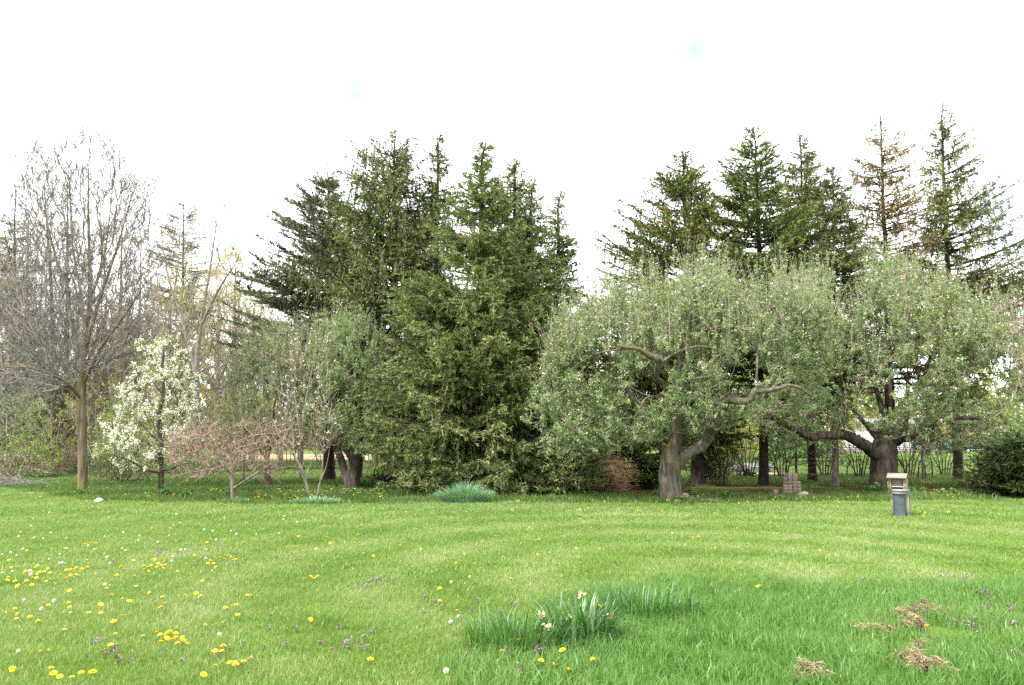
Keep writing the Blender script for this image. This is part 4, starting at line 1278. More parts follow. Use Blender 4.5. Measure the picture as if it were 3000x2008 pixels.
broadleaf('old_apple_tree', 'big spreading apple tree with pale thick trunk, broken top and one elbowed limb', 'apple tree', 1966, 1466,
          [[(1966, 1466, 0, 0.285), (1964, 1430, 0, 0.285), (1962, 1390, 0, 0.282), (1964, 1345, 0, 0.27), (1974, 1305, 0, 0.17), (1984, 1262, 0, 0.145), (1984, 1220, 0, 0.14), (1978, 1180, 0, 0.14), (1976, 1148, 0, 0.135)],
           [(1986, 1365, 0, 0.16), (2008, 1338, -0.1, 0.15), (2042, 1318, -0.2, 0.145), (2074, 1285, -0.3, 0.14), (2096, 1245, -0.8, 0.12), (2104, 1205, -1.1, 0.11), (2134, 1172, -1.4, 0.095), (2192, 1182, -1.7, 0.09), (2214, 1146, -1.8, 0.08), (2245, 1146, -1.9, 0.06), (2300, 1132, -1.9, 0.045), (2340, 1136, -1.8, 0.033), (2390, 1170, -1.7, 0.018)],
           [(1958, 1360, 0.05, 0.17), (1946, 1320, 0.2, 0.12), (1916, 1285, 0.3, 0.08), (1880, 1245, 0.4, 0.055), (1800, 1205, 0.3, 0.035), (1690, 1230, 0.1, 0.022), (1600, 1270, 0, 0.010)],
           [(1974, 1165, -0.1, 0.06), (1950, 1130, -0.9, 0.075), (1926, 1110, -1.5, 0.08), (1925, 1082, -1.9, 0.09), (1934, 1056, -2.1, 0.095), (1900, 1040, -2.2, 0.075), (1868, 1022, -2.3, 0.055), (1828, 1020, -2.35, 0.045), (1808, 1012, -2.4, 0.03)],
           [(1836, 1022, -2.35, 0.03), (1800, 1026, -2.3, 0.022), (1740, 1040, -2.2, 0.015), (1660, 1090, -2.1, 0.008)],
           [(1822, 1018, -2.35, 0.022), (1838, 975, -2.3, 0.018), (1845, 960, -2.3, 0.015), (1880, 990, -2.2, 0.008)],
           [(2214, 1150, -1.8, 0.045), (2218, 1080, -1.6, 0.032), (2220, 1000, -1.4, 0.02), (2222, 920, -1.2, 0.010)],
           [(1936, 1062, -2.1, 0.035), (1990, 1030, -2.2, 0.028), (2060, 1015, -2.3, 0.02), (2140, 1040, -2.3, 0.012), (2190, 1090, -2.3, 0.006)],
           [(1976, 1160, -0.15, 0.024), (1930, 1160, -1.6, 0.024), (1890, 1170, -2.2, 0.022), (1860, 1220, -2.3, 0.016), (1800, 1228, -2.3, 0.009)],
           [(1980, 1155, -0.15, 0.022), (2010, 1150, -1.6, 0.022), (2060, 1158, -2.0, 0.016), (2110, 1172, -2.1, 0.009)],
           [(1878, 1195, -2.25, 0.018), (1872, 1205, -2.3, 0.016), (1905, 1240, -2.3, 0.012), (1908, 1275, -2.3, 0.006)],
           [(1976, 1190, 0.1, 0.08), (1990, 1080, 0.7, 0.05), (2020, 970, 1.0, 0.03), (2040, 880, 1.1, 0.015)],
           [(1930, 1300, 0, 0.09), (1860, 1180, 0.9, 0.07), (1800, 1080, 1.3, 0.045), (1770, 980, 1.5, 0.02)],
           [(2090, 1260, -0.3, 0.08), (2120, 1120, 0.8, 0.06), (2150, 1000, 1.1, 0.04), (2170, 900, 1.2, 0.015)]],
          [(1535, 1275), (1560, 1180), (1600, 1090), (1610, 1010), (1680, 955), (1760, 910), (1850, 868), (1960, 845), (2080, 838), (2200, 842), (2320, 860), (2420, 910), (2440, 1060), (2400, 1200), (2290, 1235), (2200, 1225), (2130, 1255), (2060, 1285), (1960, 1300), (1890, 1300), (1800, 1325), (1680, 1335), (1590, 1325)],
          2.4, 1700, bark='bark_apple', twigmat='twig_apple', leaf='apple_leaf', leaf_n=215000, leaf_size=(0.037, 0.064), gap=0.6, rough=0.09, bloom='apple_bud', bloom_n=9000, bloom_size=(0.03, 0.05), bloom_frac=0.16,
          twigs=3, twig_len=(0.15, 0.5), up=0.5, seed=40, twig_r=0.0045, top_sprouts=1900, sprout_len=(0.4, 1.6), sides=28, r_tip=0.004, flare=0.06, jag=0.045)
broadleaf('blossoming_apple_tree', 'large round-crowned apple tree with dark massive trunk and pink-white buds, behind the feeder', 'apple tree', 2590, 1432,
          [[(2590, 1434, 0, 0.43), (2588, 1395, 0, 0.40), (2588, 1350, 0, 0.39), (2594, 1300, 0, 0.36), (2598, 1255, 0.2, 0.24), (2600, 1200, 0.4, 0.14), (2606, 1100, 0.6, 0.08), (2610, 980, 0.6, 0.03)],
           [(2574, 1340, 0, 0.21), (2545, 1315, -0.3, 0.19), (2510, 1290, -0.5, 0.175), (2470, 1276, -0.7, 0.16), (2420, 1280, -0.9, 0.14), (2370, 1276, -1.0, 0.12), (2318, 1252, -1.2, 0.10), (2260, 1222, -1.3, 0.08), (2240, 1210, -1.3, 0.07), (2215, 1222, -1.4, 0.03)],
           [(2580, 1290, 0, 0.16), (2552, 1262, 0.3, 0.11), (2520, 1225, 0.6, 0.075), (2460, 1150, 0.9, 0.05), (2420, 1050, 1.1, 0.025)],
           [(2620, 1280, 0, 0.16), (2660, 1220, 0.3, 0.10), (2700, 1120, 0.7, 0.06), (2740, 1000, 0.9, 0.035), (2760, 900, 1.0, 0.015)],
           [(2622, 1300, -0.1, 0.12), (2690, 1275, -1.0, 0.10), (2720, 1258, -1.2, 0.09), (2745, 1240, -1.3, 0.075), (2840, 1225, -1.5, 0.05), (2930, 1240, -1.6, 0.025)],
           [(2600, 1250, 0.2, 0.12), (2560, 1120, 1.2, 0.07), (2530, 980, 1.6, 0.04), (2510, 860, 1.7, 0.02)],
           [(2604, 1220, 0.1, 0.10), (2600, 1090, -0.8, 0.055), (2640, 960, -1.2, 0.032), (2660, 860, -1.3, 0.015)]],
          [(2200, 1235), (2225, 1080), (2255, 940), (2310, 868), (2390, 820), (2480, 795), (2580, 785), (2680, 800), (2760, 845), (2850, 890), (2940, 950), (3030, 1020), (3090, 1150), (3080, 1310), (2980, 1325), (2880, 1310), (2800, 1320), (2710, 1310), (2640, 1300), (2530, 1262), (2450, 1290), (2350, 1300), (2260, 1285)],
          3.2, 1900, bark='bark_apple_dark', twigmat='twig_apple', leaf='apple_leaf', leaf_n=235000, leaf_size=(0.044, 0.073), gap=0.65, rough=0.10, bloom='apple_bud', bloom_n=16000, bloom_size=(0.034, 0.056), bloom_frac=0.25,
          twigs=3, twig_len=(0.15, 0.55), up=0.4, seed=41, twig_r=0.005, top_sprouts=2000, sprout_len=(0.4, 1.6), sides=28, r_tip=0.0045, flare=0.18, jag=0.04)
broadleaf('redbud_tree', 'slim tree with bright pink blossom at the outer edge of the blossoming apple', 'redbud tree', 3030, 1440,
          [[(3030, 1440, 0, 0.07), (3022, 1250, 0, 0.05), (3000, 1060, 0, 0.035), (2975, 960, 0, 0.02), (2960, 880, 0, 0.008)],
           [(3012, 1150, 0, 0.03), (3030, 1000, 0.3, 0.02), (3020, 900, 0.4, 0.01)]],
          [(2935, 930), (2950, 870), (3040, 860), (3110, 1000), (3090, 1180), (2990, 1150), (2960, 1050)],
          0.8, 140, bark='twig_tan', twigmat='twig_tan', leaf='apple_leaf_pale', leaf_n=3000, bloom='magenta', bloom_n=420, bloom_size=(0.04, 0.06), bloom_frac=0.25, twigs=3, seed=42, Y=22.5)
broadleaf('leafy_sapling', 'thin upright sapling with fresh pale leaves in front of the big full spruce', 'sapling', 1320, 1446,
          [[(1320, 1446, 0, 0.02), (1316, 1390, 0, 0.016), (1314, 1320, 0, 0.012), (1310, 1235, 0, 0.005)],
           [(1316, 1360, 0, 0.01), (1330, 1310, -0.1, 0.007), (1336, 1260, -0.1, 0.004)]],
          [(1292, 1340), (1300, 1230), (1320, 1225), (1345, 1270), (1345, 1350)],
          0.3, 26, bark='twig_tan', twigmat='twig_tan', leaf='spring_leaf', leaf_n=620, leaf_size=(0.04, 0.07), twigs=2, twig_len=(0.1, 0.25), up=0.8, seed=43, start=0.5, flare=0, trunk_name='stem')
for i, (px, py, top, lean, lab) in enumerate([
        (2652, 1412, 1290, 14, 'bare sapling just beyond the feeder roof'), (2688, 1408, 1255, 18, 'forked bare sapling halfway between feeder and yew'),
        (2712, 1406, 1270, -12, 'thinner bare sapling beside the forked one'), (2732, 1404, 1262, -8, 'straight bare sapling nearest the reddish far trunk'),
        (2306, 1398, 1200, -14, 'slim bare sapling rising behind the brick stack'), (2268, 1400, 1230, 10, 'Y-shaped bare sapling left of the brick stack'),
        (2480, 1398, 1300, 12, 'fine bare sapling by the pale-barked spruce trunk'), (2525, 1404, 1310, -10, 'fine bare sapling close to the massive apple trunk'),
        (2118, 1420, 1280, 26, 'leaning bare shrub stem beyond the old apple trunk'), (2085, 1424, 1300, 12, 'short bare shrub by the dark trunk behind the old apple'),
        (1095, 1408, 1300, 12, 'bare sapling beyond the forked apple trunk'), (1110, 1412, 1320, -16, 'low bare sapling near the boughs of the full spruce')]):
    broadleaf('bare_sapling', lab, 'sapling', px, py,
              [[(px, py, 0, 0.03), (px + lean * 0.3, (py * 2 + top) / 3, 0, 0.024), (px + lean, (py + top) / 2, 0, 0.016), (px + lean * 0.8, top, 0, 0.007)]],
              [(px - 26, top + 50), (px - 14, top), (px + 26, top), (px + 38, top + 60), (px + 14, py - 30), (px - 14, py - 30)],
              0.5, 34, 'bare saplings along the fence', 'twig_dark', 'twig_dark', twigs=2, twig_len=(0.12, 0.35), up=0.5, seed=60 + i, start=0.4, sides=6, flare=0, trunk_name='stem',
              leaf='spring_leaf', leaf_n=90, leaf_size=(0.03, 0.05), twig_r=0.005)

# ------------------------------------------------------------------ shrubs and wood edge on the left
def shrub(name, label, px, py, poly, leafm, leaf_n, leaf_size, twigm, seed, N=160, depth=1.0, Y=None, cat='shrub', twig_r=0.005, r_tip=0.005, stems=5, **kw):
    rg = np.random.default_rng(seed)
    p = np.array(poly, float)
    cx, top = p[:, 0].mean(), p[:, 1].min()
    w = np.ptp(p[:, 0])
    limbs = []
    for k in range(stems):
        f = (k - (stems - 1) / 2) / max(1, stems - 1)
        x0, x1 = px + f * w * 0.25, px + f * w * 0.75
        limbs.append([(x0, py, 0, 0.03), ((x0 * 2 + x1) / 3, py * 0.6 + top * 0.4, rg.normal(0, 0.3), 0.022), (x1, py * 0.25 + top * 0.75, rg.normal(0, 0.5), 0.01)])
    return broadleaf(name, label, cat, px, py, limbs, poly, depth, N, bark=twigm, twigmat=twigm, leaf=leafm if leaf_n else None, leaf_n=leaf_n, leaf_size=leaf_size,
                     seed=seed, start=0.15, sides=6, flare=0, trunk_name='stem', Y=Y, twig_r=twig_r, r_tip=r_tip, zlow=0.1, **kw)


shrub('leafing_shrub', 'light green leafing shrub under the low maple boughs', 95, 1402, [(0, 1330), (40, 1290), (110, 1285), (160, 1310), (180, 1370), (120, 1395), (20, 1395)], 'spring_leaf', 2600, (0.05, 0.09), 'twig_tan', 71, 130)
shrub('brush_shrub', 'tangled bare brush under the outermost maple boughs', 40, 1405, [(-60, 1330), (0, 1320), (100, 1330), (150, 1380), (120, 1400), (-40, 1400)], None, 0, (0.03, 0.05), 'twig_tan', 72, 220, up=0.2)
shrub('wood_edge_shrub', 'greenish bush at the wood edge right behind the maple trunk', 300, 1398, [(250, 1300), (290, 1270), (340, 1290), (370, 1340), (350, 1390), (260, 1392)], 'weed_leaf', 2400, (0.05, 0.08), 'twig_tan', 73, 130)
shrub('budding_shrub', 'low yellowish budding shrub under the white pear blossom', 345, 1420, [(285, 1390), (310, 1365), (380, 1370), (440, 1385), (440, 1415), (300, 1418)], 'pear_leaf', 1500, (0.03, 0.055), 'twig_dark', 74, 130)
shrub('thicket_shrub', 'tan bare thicket between pear blossom and peach', 610, 1385, [(480, 1330), (540, 1250), (640, 1230), (700, 1290), (720, 1370), (500, 1375)], 'thicket_leaf', 1600, (0.03, 0.06), 'twig_tan', 75, 240, Y=33)
shrub('green_thicket_shrub', 'fresh green bush low behind the pear trunk', 560, 1392, [(470, 1375), (500, 1350), (600, 1350), (660, 1370), (640, 1390), (480, 1390)], 'weed_leaf', 2200, (0.05, 0.09), 'twig_tan', 76, 100, Y=31)
shrub('yellow_bush', 'yellow-green flowering bush seen under the elbowed apple limb', 2150, 1352, [(2060, 1300), (2090, 1225), (2150, 1200), (2220, 1215), (2235, 1290), (2200, 1345), (2080, 1345)], 'willow', 6000, (0.06, 0.1), 'twig_tan', 77, 220, Y=44)
shrub('bare_thicket', 'dense brown bare thicket between old apple trunk and mower', 2120, 1392, [(2060, 1340), (2085, 1275), (2150, 1270), (2175, 1330), (2170, 1385), (2070, 1390)], None, 0, (0.03, 0.05), 'twig_peach', 78, 260, Y=33, up=0.4)
shrub('far_hedge', 'dark green clipped hedge beyond the far lawn', 2310, 1348, [(2240, 1290), (2280, 1250), (2380, 1250), (2440, 1270), (2450, 1340), (2240, 1345)], 'weed_leaf', 9000, (0.09, 0.15), 'twig_dark', 79, 200, Y=56, depth=1.5, cat='hedge')
shrub('house_bush', 'reddish-brown bare bush against the white house wall', 2430, 1340, [(2395, 1325), (2420, 1300), (2470, 1305), (2500, 1325), (2490, 1338), (2400, 1338)], 'thicket_leaf', 1800, (0.08, 0.14), 'twig_peach', 80, 110, Y=84, twig_r=0.012)
shrub('wall_bush', 'dark bare bush at the foot of the house wall by the green bin', 2715, 1328, [(2695, 1310), (2705, 1275), (2730, 1270), (2742, 1300), (2735, 1325), (2700, 1325)], None, 0, (0.08, 0.14), 'twig_dark', 81, 110, Y=88, twig_r=0.014)

RT = [(2290, 34, 1285, 'fine bare brush behind the brick stack'), (2415, 35, 1290, 'fine bare brush between the two pale and dark spruce trunks'), (2515, 34, 1280, 'fine bare brush just off the massive apple trunk'), (2660, 35, 1275, 'fine bare brush beyond the feeder'), (2765, 36, 1285, 'fine bare brush in front of the teal bin'), (2060, 33, 1250, 'dark brush around the trunk behind the old apple'), (2190, 33.5, 1270, 'dark brush before the machine')]
for i, (px, Y, top, lab) in enumerate(RT):
    by = 1290 + 1.6 * 2288 / Y
    shrub('brush_shrub', lab, px, by, [(px - 62, by - 30), (px - 58, top + 40), (px - 20, top), (px + 30, top + 8), (px + 62, top + 45), (px + 58, by - 30)], 'weed_leaf', 260, (0.03, 0.055), 'twig_dark', 220 + i, 120, Y=Y, depth=0.9, stems=6, twig_r=0.004, r_tip=0.004)
LT = [(20, 34, 1150, 'weed_leaf', 'dark leafy thicket behind the outermost brush'), (150, 36, 1180, 'spring_leaf', 'green thicket straight behind the thin bare trunk'), (280, 37, 1120, 'thicket_leaf', 'tan thicket behind the maple trunk'), (385, 35, 1180, 'spring_leaf', 'leafing thicket behind the edge of the pear blossom'),
      (480, 38, 1150, 'thicket_leaf', 'tan thicket behind the pear trunk'), (640, 39, 1170, 'thicket_leaf', 'tan thicket behind the peach'), (730, 41, 1150, 'willow', 'yellowish thicket over the peach top'), (840, 42, 1180, 'thicket_leaf', 'tan thicket behind the grey-green apple stem'), (950, 43, 1200, 'willow', 'yellowish thicket seen by the dark conifer trunk'), (1080, 42, 1200, 'thicket_leaf', 'tan thicket beyond the forked apple trunk')]
for i, (px, Y, top, lf, lab) in enumerate(LT):
    by = 1290 + 1.6 * 2288 / Y
    low = by - 14 if px < 700 else by - 58
    shrub('thicket', lab, px, by, [(px - 110, low), (px - 105, top + 60), (px - 50, top), (px + 10, top + 20), (px + 60, top - 10), (px + 110, top + 60), (px + 110, low)], lf, 2600 if i < 2 else 4200, (0.055, 0.12), ['twig_tan', 'twig_peach', 'twig_maple'][i % 3], 180 + i, 330, Y=Y, depth=1.6, stems=7, twig_r=0.007, r_tip=0.006)

# ------------------------------------------------------------------ trees far behind
WIL = 'yellow-green willows far behind the bare trees'
for i, (px, Y, poly, lab) in enumerate([
        (690, 58, [(600, 800), (640, 740), (690, 722), (716, 760), (710, 850), (790, 900), (800, 1050), (760, 1180), (640, 1180), (590, 1100), (580, 900)], 'tallest yellow-green willow, reaching up beside the layered conifer'),
        (500, 60, [(420, 1000), (440, 860), (520, 780), (590, 800), (610, 950), (600, 1150), (480, 1180), (410, 1130)], 'yellow-green willow behind the larch and the forked bare tree'),
        (340, 62, [(270, 1080), (290, 960), (360, 930), (420, 960), (430, 1080), (400, 1200), (290, 1200)], 'lowest yellow-green willow, between maple and pear')]):
    t = np.array(poly)[:, 1].min()
    broadleaf('willow_tree', lab, 'willow tree', px, 1330,
              [[(px, 1340, 0, 0.4), (px + 4, 1200, 0, 0.3), (px - 4, 1050, 0, 0.2), (px, t + 60, 0, 0.06)], [(px, 1180, 0, 0.2), (px - 60, 1050, 1, 0.1), (px - 70, 950, 1.5, 0.05)], [(px, 1150, 0, 0.2), (px + 50, 1000, -1, 0.1), (px + 40, 900, -1.5, 0.05)]],
              poly, 4.5, 420, WIL, 'twig_tan', 'twig_tan', leaf='willow', leaf_n=11000, leaf_size=(0.12, 0.23), leaf_aspect=0.35, twigs=4, twig_len=(0.5, 1.4), up=0.3, seed=90 + i, Y=Y, r_tip=0.012, twig_r=0.01, sides=8, rmax=0.2)
FARB = [(-20, 42, 700), (80, 44, 640), (355, 46, 640), (40, 46, 820), (120, 52, 780), (230, 48, 880), (310, 50, 860), (410, 52, 800), (460, 44, 900), (640, 46, 860), (740, 50, 900), (820, 56, 930), (880, 48, 980), (700, 64, 820), (-60, 50, 780), (960, 54, 1000), (1060, 58, 1020)]
FLAB = ['tallest at the picture edge behind the maple', 'tall and fine between maple crown and thin spruce', 'tall and fine between maple and larch', 'behind the outer maple boughs', 'behind the thin bare trunk', 'just off the maple trunk', 'in the gap between maple and pear', 'behind the pear top', 'close behind the larch', 'under the willow top', 'before the layered conifer',
        'behind the grey-green apple', 'showing through the forked apple crown', 'farthest one by the tall willow', 'at the very edge of the wood', 'beyond the dark conifer trunk', 'between forked apple and full spruce']
for i, (px, Y, top) in enumerate(FARB):
    broadleaf('background_tree', 'brownish bare tree of the background wood, ' + FLAB[i], 'bare tree', px, 1340,
              [[(px, 1340, 0, 0.2), (px + 3, 1200, 0, 0.16), (px - 4, 1050, 0, 0.12), (px + 3, top, 0, 0.03)],
               [(px, 1150, 0, 0.1), (px - 50, 1040, 1, 0.06), (px - 60, top + 60, 1.4, 0.02)],
               [(px, 1120, 0, 0.1), (px + 45, 1010, -1, 0.06), (px + 60, top + 50, -1.4, 0.02)]],
              [(px - 110, top + 130), (px - 60, top + 20), (px, top - 20), (px + 60, top + 10), (px + 110, top + 120), (px + 100, 1200), (px + 50, 1310), (px - 50, 1310), (px - 100, 1200)],
              3.5, 420, 'bare trees of the background wood', ['twig_tan', 'twig_maple'][i % 2], ['twig_maple', 'twig_maple', 'twig_tan', 'twig_maple'][i % 4],
              leaf='thicket_leaf' if i % 3 else 'willow', leaf_n=3600, leaf_size=(0.06, 0.12), twigs=6, twig_len=(0.4, 1.2), up=0.35, seed=110 + i, Y=Y, r_tip=0.010, twig_r=0.008, sides=7, zlow=0.5)


FARR = [(1720, 52, 1080), (1860, 60, 1040), (1990, 66, 1010), (2120, 62, 1030), (2260, 70, 1000), (2390, 74, 1020), (2520, 118, 1040), (2660, 120, 1010), (2820, 118, 1030), (2960, 116, 1010), (3080, 80, 1000)]
RLAB = ['past the outer spruce of the middle group', 'left of the cone-laden spruce trunk', 'straight behind the old apple trunk', 'behind the yellow bush', 'over the brick stack', 'above the far hedge', 'rising behind the white house', 'behind the house roof by the massive apple', 'behind the green bin', 'behind the dark car', 'at the far edge behind the yew']
for i, (px, Y, top) in enumerate(FARR):
    broadleaf('background_tree', 'leafing tree far beyond the garden, ' + RLAB[i], 'tree', px, 1340,
              [[(px, 1340, 0, 0.2), (px + 3, 1240, 0, 0.16), (px - 4, 1140, 0, 0.12), (px + 3, top, 0, 0.03)]],
              [(px - 110, top + 130), (px - 60, top + 20), (px, top - 20), (px + 60, top + 10), (px + 110, top + 120), (px + 110, 1250), (px + 50, 1320), (px - 50, 1320), (px - 110, 1250)],
              3.5, 220, 'leafing trees beyond the garden', 'twig_dark', 'twig_tan', leaf=['spring_leaf', 'apple_leaf', 'willow'][i % 3], leaf_n=6500, leaf_size=(0.18, 0.40), twigs=3, twig_len=(0.5, 1.4), up=0.35,
              seed=150 + i, Y=Y, r_tip=0.012, twig_r=0.01, sides=7, zlow=0.5)


def far_wood():
    """one distant mass along the horizon"""
    rg = np.random.default_rng(99)
    B, Cc = MB(), MB()
    n = 230
    x = rg.uniform(-150, 150, n)
    y = rg.uniform(118, 150, n)
    h = rg.uniform(7, 13, n)
    P = np.stack([np.stack([x, y, 0 * x], 1), np.stack([x + rg.normal(0, 0.3, n), y, h * 0.5], 1), np.stack([x + rg.normal(0, 0.6, n), y, h], 1)], 1)
    V, Q = tubes(P, np.tile([0.25, 0.18, 0.05], (n, 1)), 5)
    B.add(V, Q)
    k = 110
    i = np.repeat(np.arange(n), k)
    d = norm(rg.normal(size=(n * k, 3)))
    r = rg.uniform(0.3, 1, n * k) ** 0.5
    c = np.stack([x[i], y[i], h[i] * 0.5], 1) + d * (r * 1)[:, None] * np.stack([h[i] * 0.33, h[i] * 0.33, h[i] * 0.5], 1)
    V, Q = leaf_tris(c, norm(d + rg.normal(0, 0.6, d.shape)), rg.uniform(0.8, 1.8, n * k), 1.0, rg)
    Cc.add(V, Q, tint=np.repeat(np.clip(np.repeat(rg.uniform(0, 1, n), k) + rg.normal(0, 0.15, n * k), 0, 1), 3))
    root = tag(Cc.build('far_wood', M['thicket_leaf']), 'hazy brown wood along the horizon beyond the meadow', kind='stuff')
    B.build('trunks', M['twig_tan'], root)


far_wood()
# ------------------------------------------------------------------ bird feeder on its pipe
def feeder():
    k = 16.75
    s = k / FPX * 1.005                                       # metres per photo pixel there
    b = at(2634, 1450, k)
    cx, cy = b[0], k
    z = lambda py: at(2634, py, k)[2]
    X = lambda px: at(px, 1440, k)[0]
    wood = plainmat('weathered_wood', (0.114, 0.088, 0.062), (0.218, 0.187, 0.146), 14, 0.85, 0.4, stretch=(1, 1, 6))
    woodh = plainmat('weathered_board', (0.125, 0.099, 0.073), (0.229, 0.192, 0.146), 14, 0.85, 0.4, stretch=(1, 6, 6))
    wood_y = plainmat('yellowish_wood', (0.187, 0.146, 0.078), (0.260, 0.218, 0.135), 10, 0.85, 0.3, stretch=(1, 1, 0.3))
    roofm = plainmat('bleached_roof', (0.121, 0.109, 0.081), (0.187, 0.172, 0.139), 9, 0.8, 0.3, stretch=(0.5, 4, 4))
    lead = plainmat('grey_tray', (0.149, 0.145, 0.145), (0.231, 0.223, 0.223), 8, 0.7, 0.2)
    pipem = plainmat('grey_pipe', (0.036, 0.045, 0.058), (0.058, 0.070, 0.086), 5, 0.42, 0.05, spec=0.5)
    white = plainmat('white_strip', (0.242, 0.234, 0.222), (0.304, 0.296, 0.289), 12, 0.7)
    dark = plainmat('dark_inside', (0.03, 0.025, 0.02), (0.05, 0.04, 0.03), 12, 0.9)
    r = thing('bird_feeder', 'weathered wooden bird feeder house with grey tray on a thick dark pipe', 'bird feeder', (cx, cy, 0))
    # pipe
    n, zt = 32, z(1447)
    P = np.stack([np.full(9, cx), np.full(9, cy), np.linspace(-0.05, zt, 9)], 1)
    V, Q = tubes(P[None], np.full((1, 9), 0.136), n)
    part('pipe', V, [Q], pipem, r, smooth=True)
    # tray: two stacked rims
    def disc(name, z0, z1, rad, m, wob=0.0, cxo=0.0):
        rg = np.random.default_rng(3)
        a = np.arange(28) * 2 * PI / 28
        rr = rad * (1 + wob * rg.normal(0, 1, 28))
        ring = np.stack([cx + cxo + rr * np.cos(a), cy + rr * np.sin(a)], 1)
        V = np.vstack([np.c_[ring, np.full(28, z0)], np.c_[ring, np.full(28, z1)], [[cx + cxo, cy, z0]], [[cx + cxo, cy, z1]]])
        i = np.arange(28)
        j = (i + 1) % 28
        part(name, V, [np.stack([i, j, j + 28, i + 28], 1), np.stack([np.full(28, 57), i + 28, j + 28], 1), np.stack([np.full(28, 56), j, i], 1)], m, r)
    disc('tray_rim', z(1447), z(1441), 0.178, lead, 0.012, 0.02)
    disc('tray', z(1440), z(1433), 0.192, lead, 0.012, 0.025)
    bx0, bx1 = X(2611), X(2660)
    w = bx1 - bx0
    cxb = (bx0 + bx1) / 2
    dep = 0.26
    zb, zr = z(1433), z(1402)
    MB().box((bx0 + 0.012, cy, (zb + zr) / 2), (0.022, dep, zr - zb), bev=0.003).build('side_panel', wood_y, r)
    MB().box((bx1 - 0.045, cy - 0.02, (zb + zr) / 2 - 0.004), (0.085, dep - 0.05, zr - zb), bev=0.003).build('side_panel', wood, r)
    for i, (pa, pb) in enumerate(((1403.5, 1409.5), (1410, 1416.5), (1417, 1424))):
        MB().box((cxb - 0.03, cy - dep / 2 + 0.045 + i * 0.006, (z(pa) + z(pb)) / 2), (w - 0.14, 0.018, z(pa) - z(pb) - 0.002), rot=(0.10, 0, 0), bev=0.003).build('front_board', woodh, r)
    MB().box((cxb - 0.02, cy - dep / 2 + 0.015, z(1425.6)), (w - 0.11, 0.03, 0.024), bev=0.004).build('feeding_ledge', white, r)
    MB().box((cxb - 0.03, cy + dep / 2 - 0.03, (zb + zr) / 2), (w - 0.14, 0.018, zr - zb)).build('back_panel', dark, r)
    # roof: two boards meeting at the ridge
    for sgn, nm in ((-1, 'roof_board'), (1, 'roof_board')):
        MB().box((X(2632), cy + sgn * 0.105, z(1395) + 0.006), (X(2660.5) - X(2603), 0.245, 0.022), rot=(-sgn * 0.36, 0, 0), bev=0.004).build(nm, roofm, r)
    MB().box((X(2632), cy, z(1389.5)), (X(2660) - X(2606), 0.03, 0.016), bev=0.004).build('ridge_strip', wood_y, r)
    # suet holder at the side
    hold = MB()
    hx0, hx1, hz0, hz1 = X(2604), X(2610.5), z(1441), z(1413)
    for a in np.linspace(0, 1, 4):
        hold.box((hx0 + (hx1 - hx0) * a, cy - 0.10, (hz0 + hz1) / 2), (0.006, 0.006, hz1 - hz0), rot=(0, -0.06, 0))
    for q in (hz0, hz1, (hz0 + hz1) / 2):
        hold.box(((hx0 + hx1) / 2, cy - 0.10, q), (hx1 - hx0 + 0.008, 0.008, 0.008))
    hold.box(((hx0 + hx1) / 2 + 0.02, cy - 0.06, hz1 + 0.005), (0.09, 0.07, 0.01))
    hold.build('side_holder', wood_y, r)
    # stakes
    MB().box((X(2611.5), cy + 0.06, z(1447) / 2 - 0.03), (0.032, 0.05, z(1447) + 0.06), rot=(0, 0.01, 0), bev=0.004).build('stake', wood, r)
    MB().box((X(2658.5), cy - 0.03, z(1447) / 2 - 0.03), (0.030, 0.03, z(1447) + 0.06), rot=(0, 0.01, 0), bev=0.004).build('stake', wood, r)
    MB().box((X(2664), cy + 0.06, z(1447) / 2 - 0.03), (0.022, 0.03, z(1447) + 0.06), bev=0.004).build('stake', wood, r)

    r.rotation_euler = (0, 0, math.radians(-33))
    r.scale = (0.92, 0.92, 1.0)


feeder()

# ------------------------------------------------------------------ bricks
BR = [plainmat('paver_' + nm, a, b, 18, 0.9, 0.5) for nm, a, b in (
    ('red', (0.120, 0.062, 0.046), (0.204, 0.118, 0.087)), ('tan', (0.156, 0.105, 0.068), (0.240, 0.180, 0.124)), ('grey', (0.120, 0.099, 0.087), (0.204, 0.180, 0.155)), ('mauve', (0.102, 0.068, 0.062), (0.168, 0.124, 0.112)))]


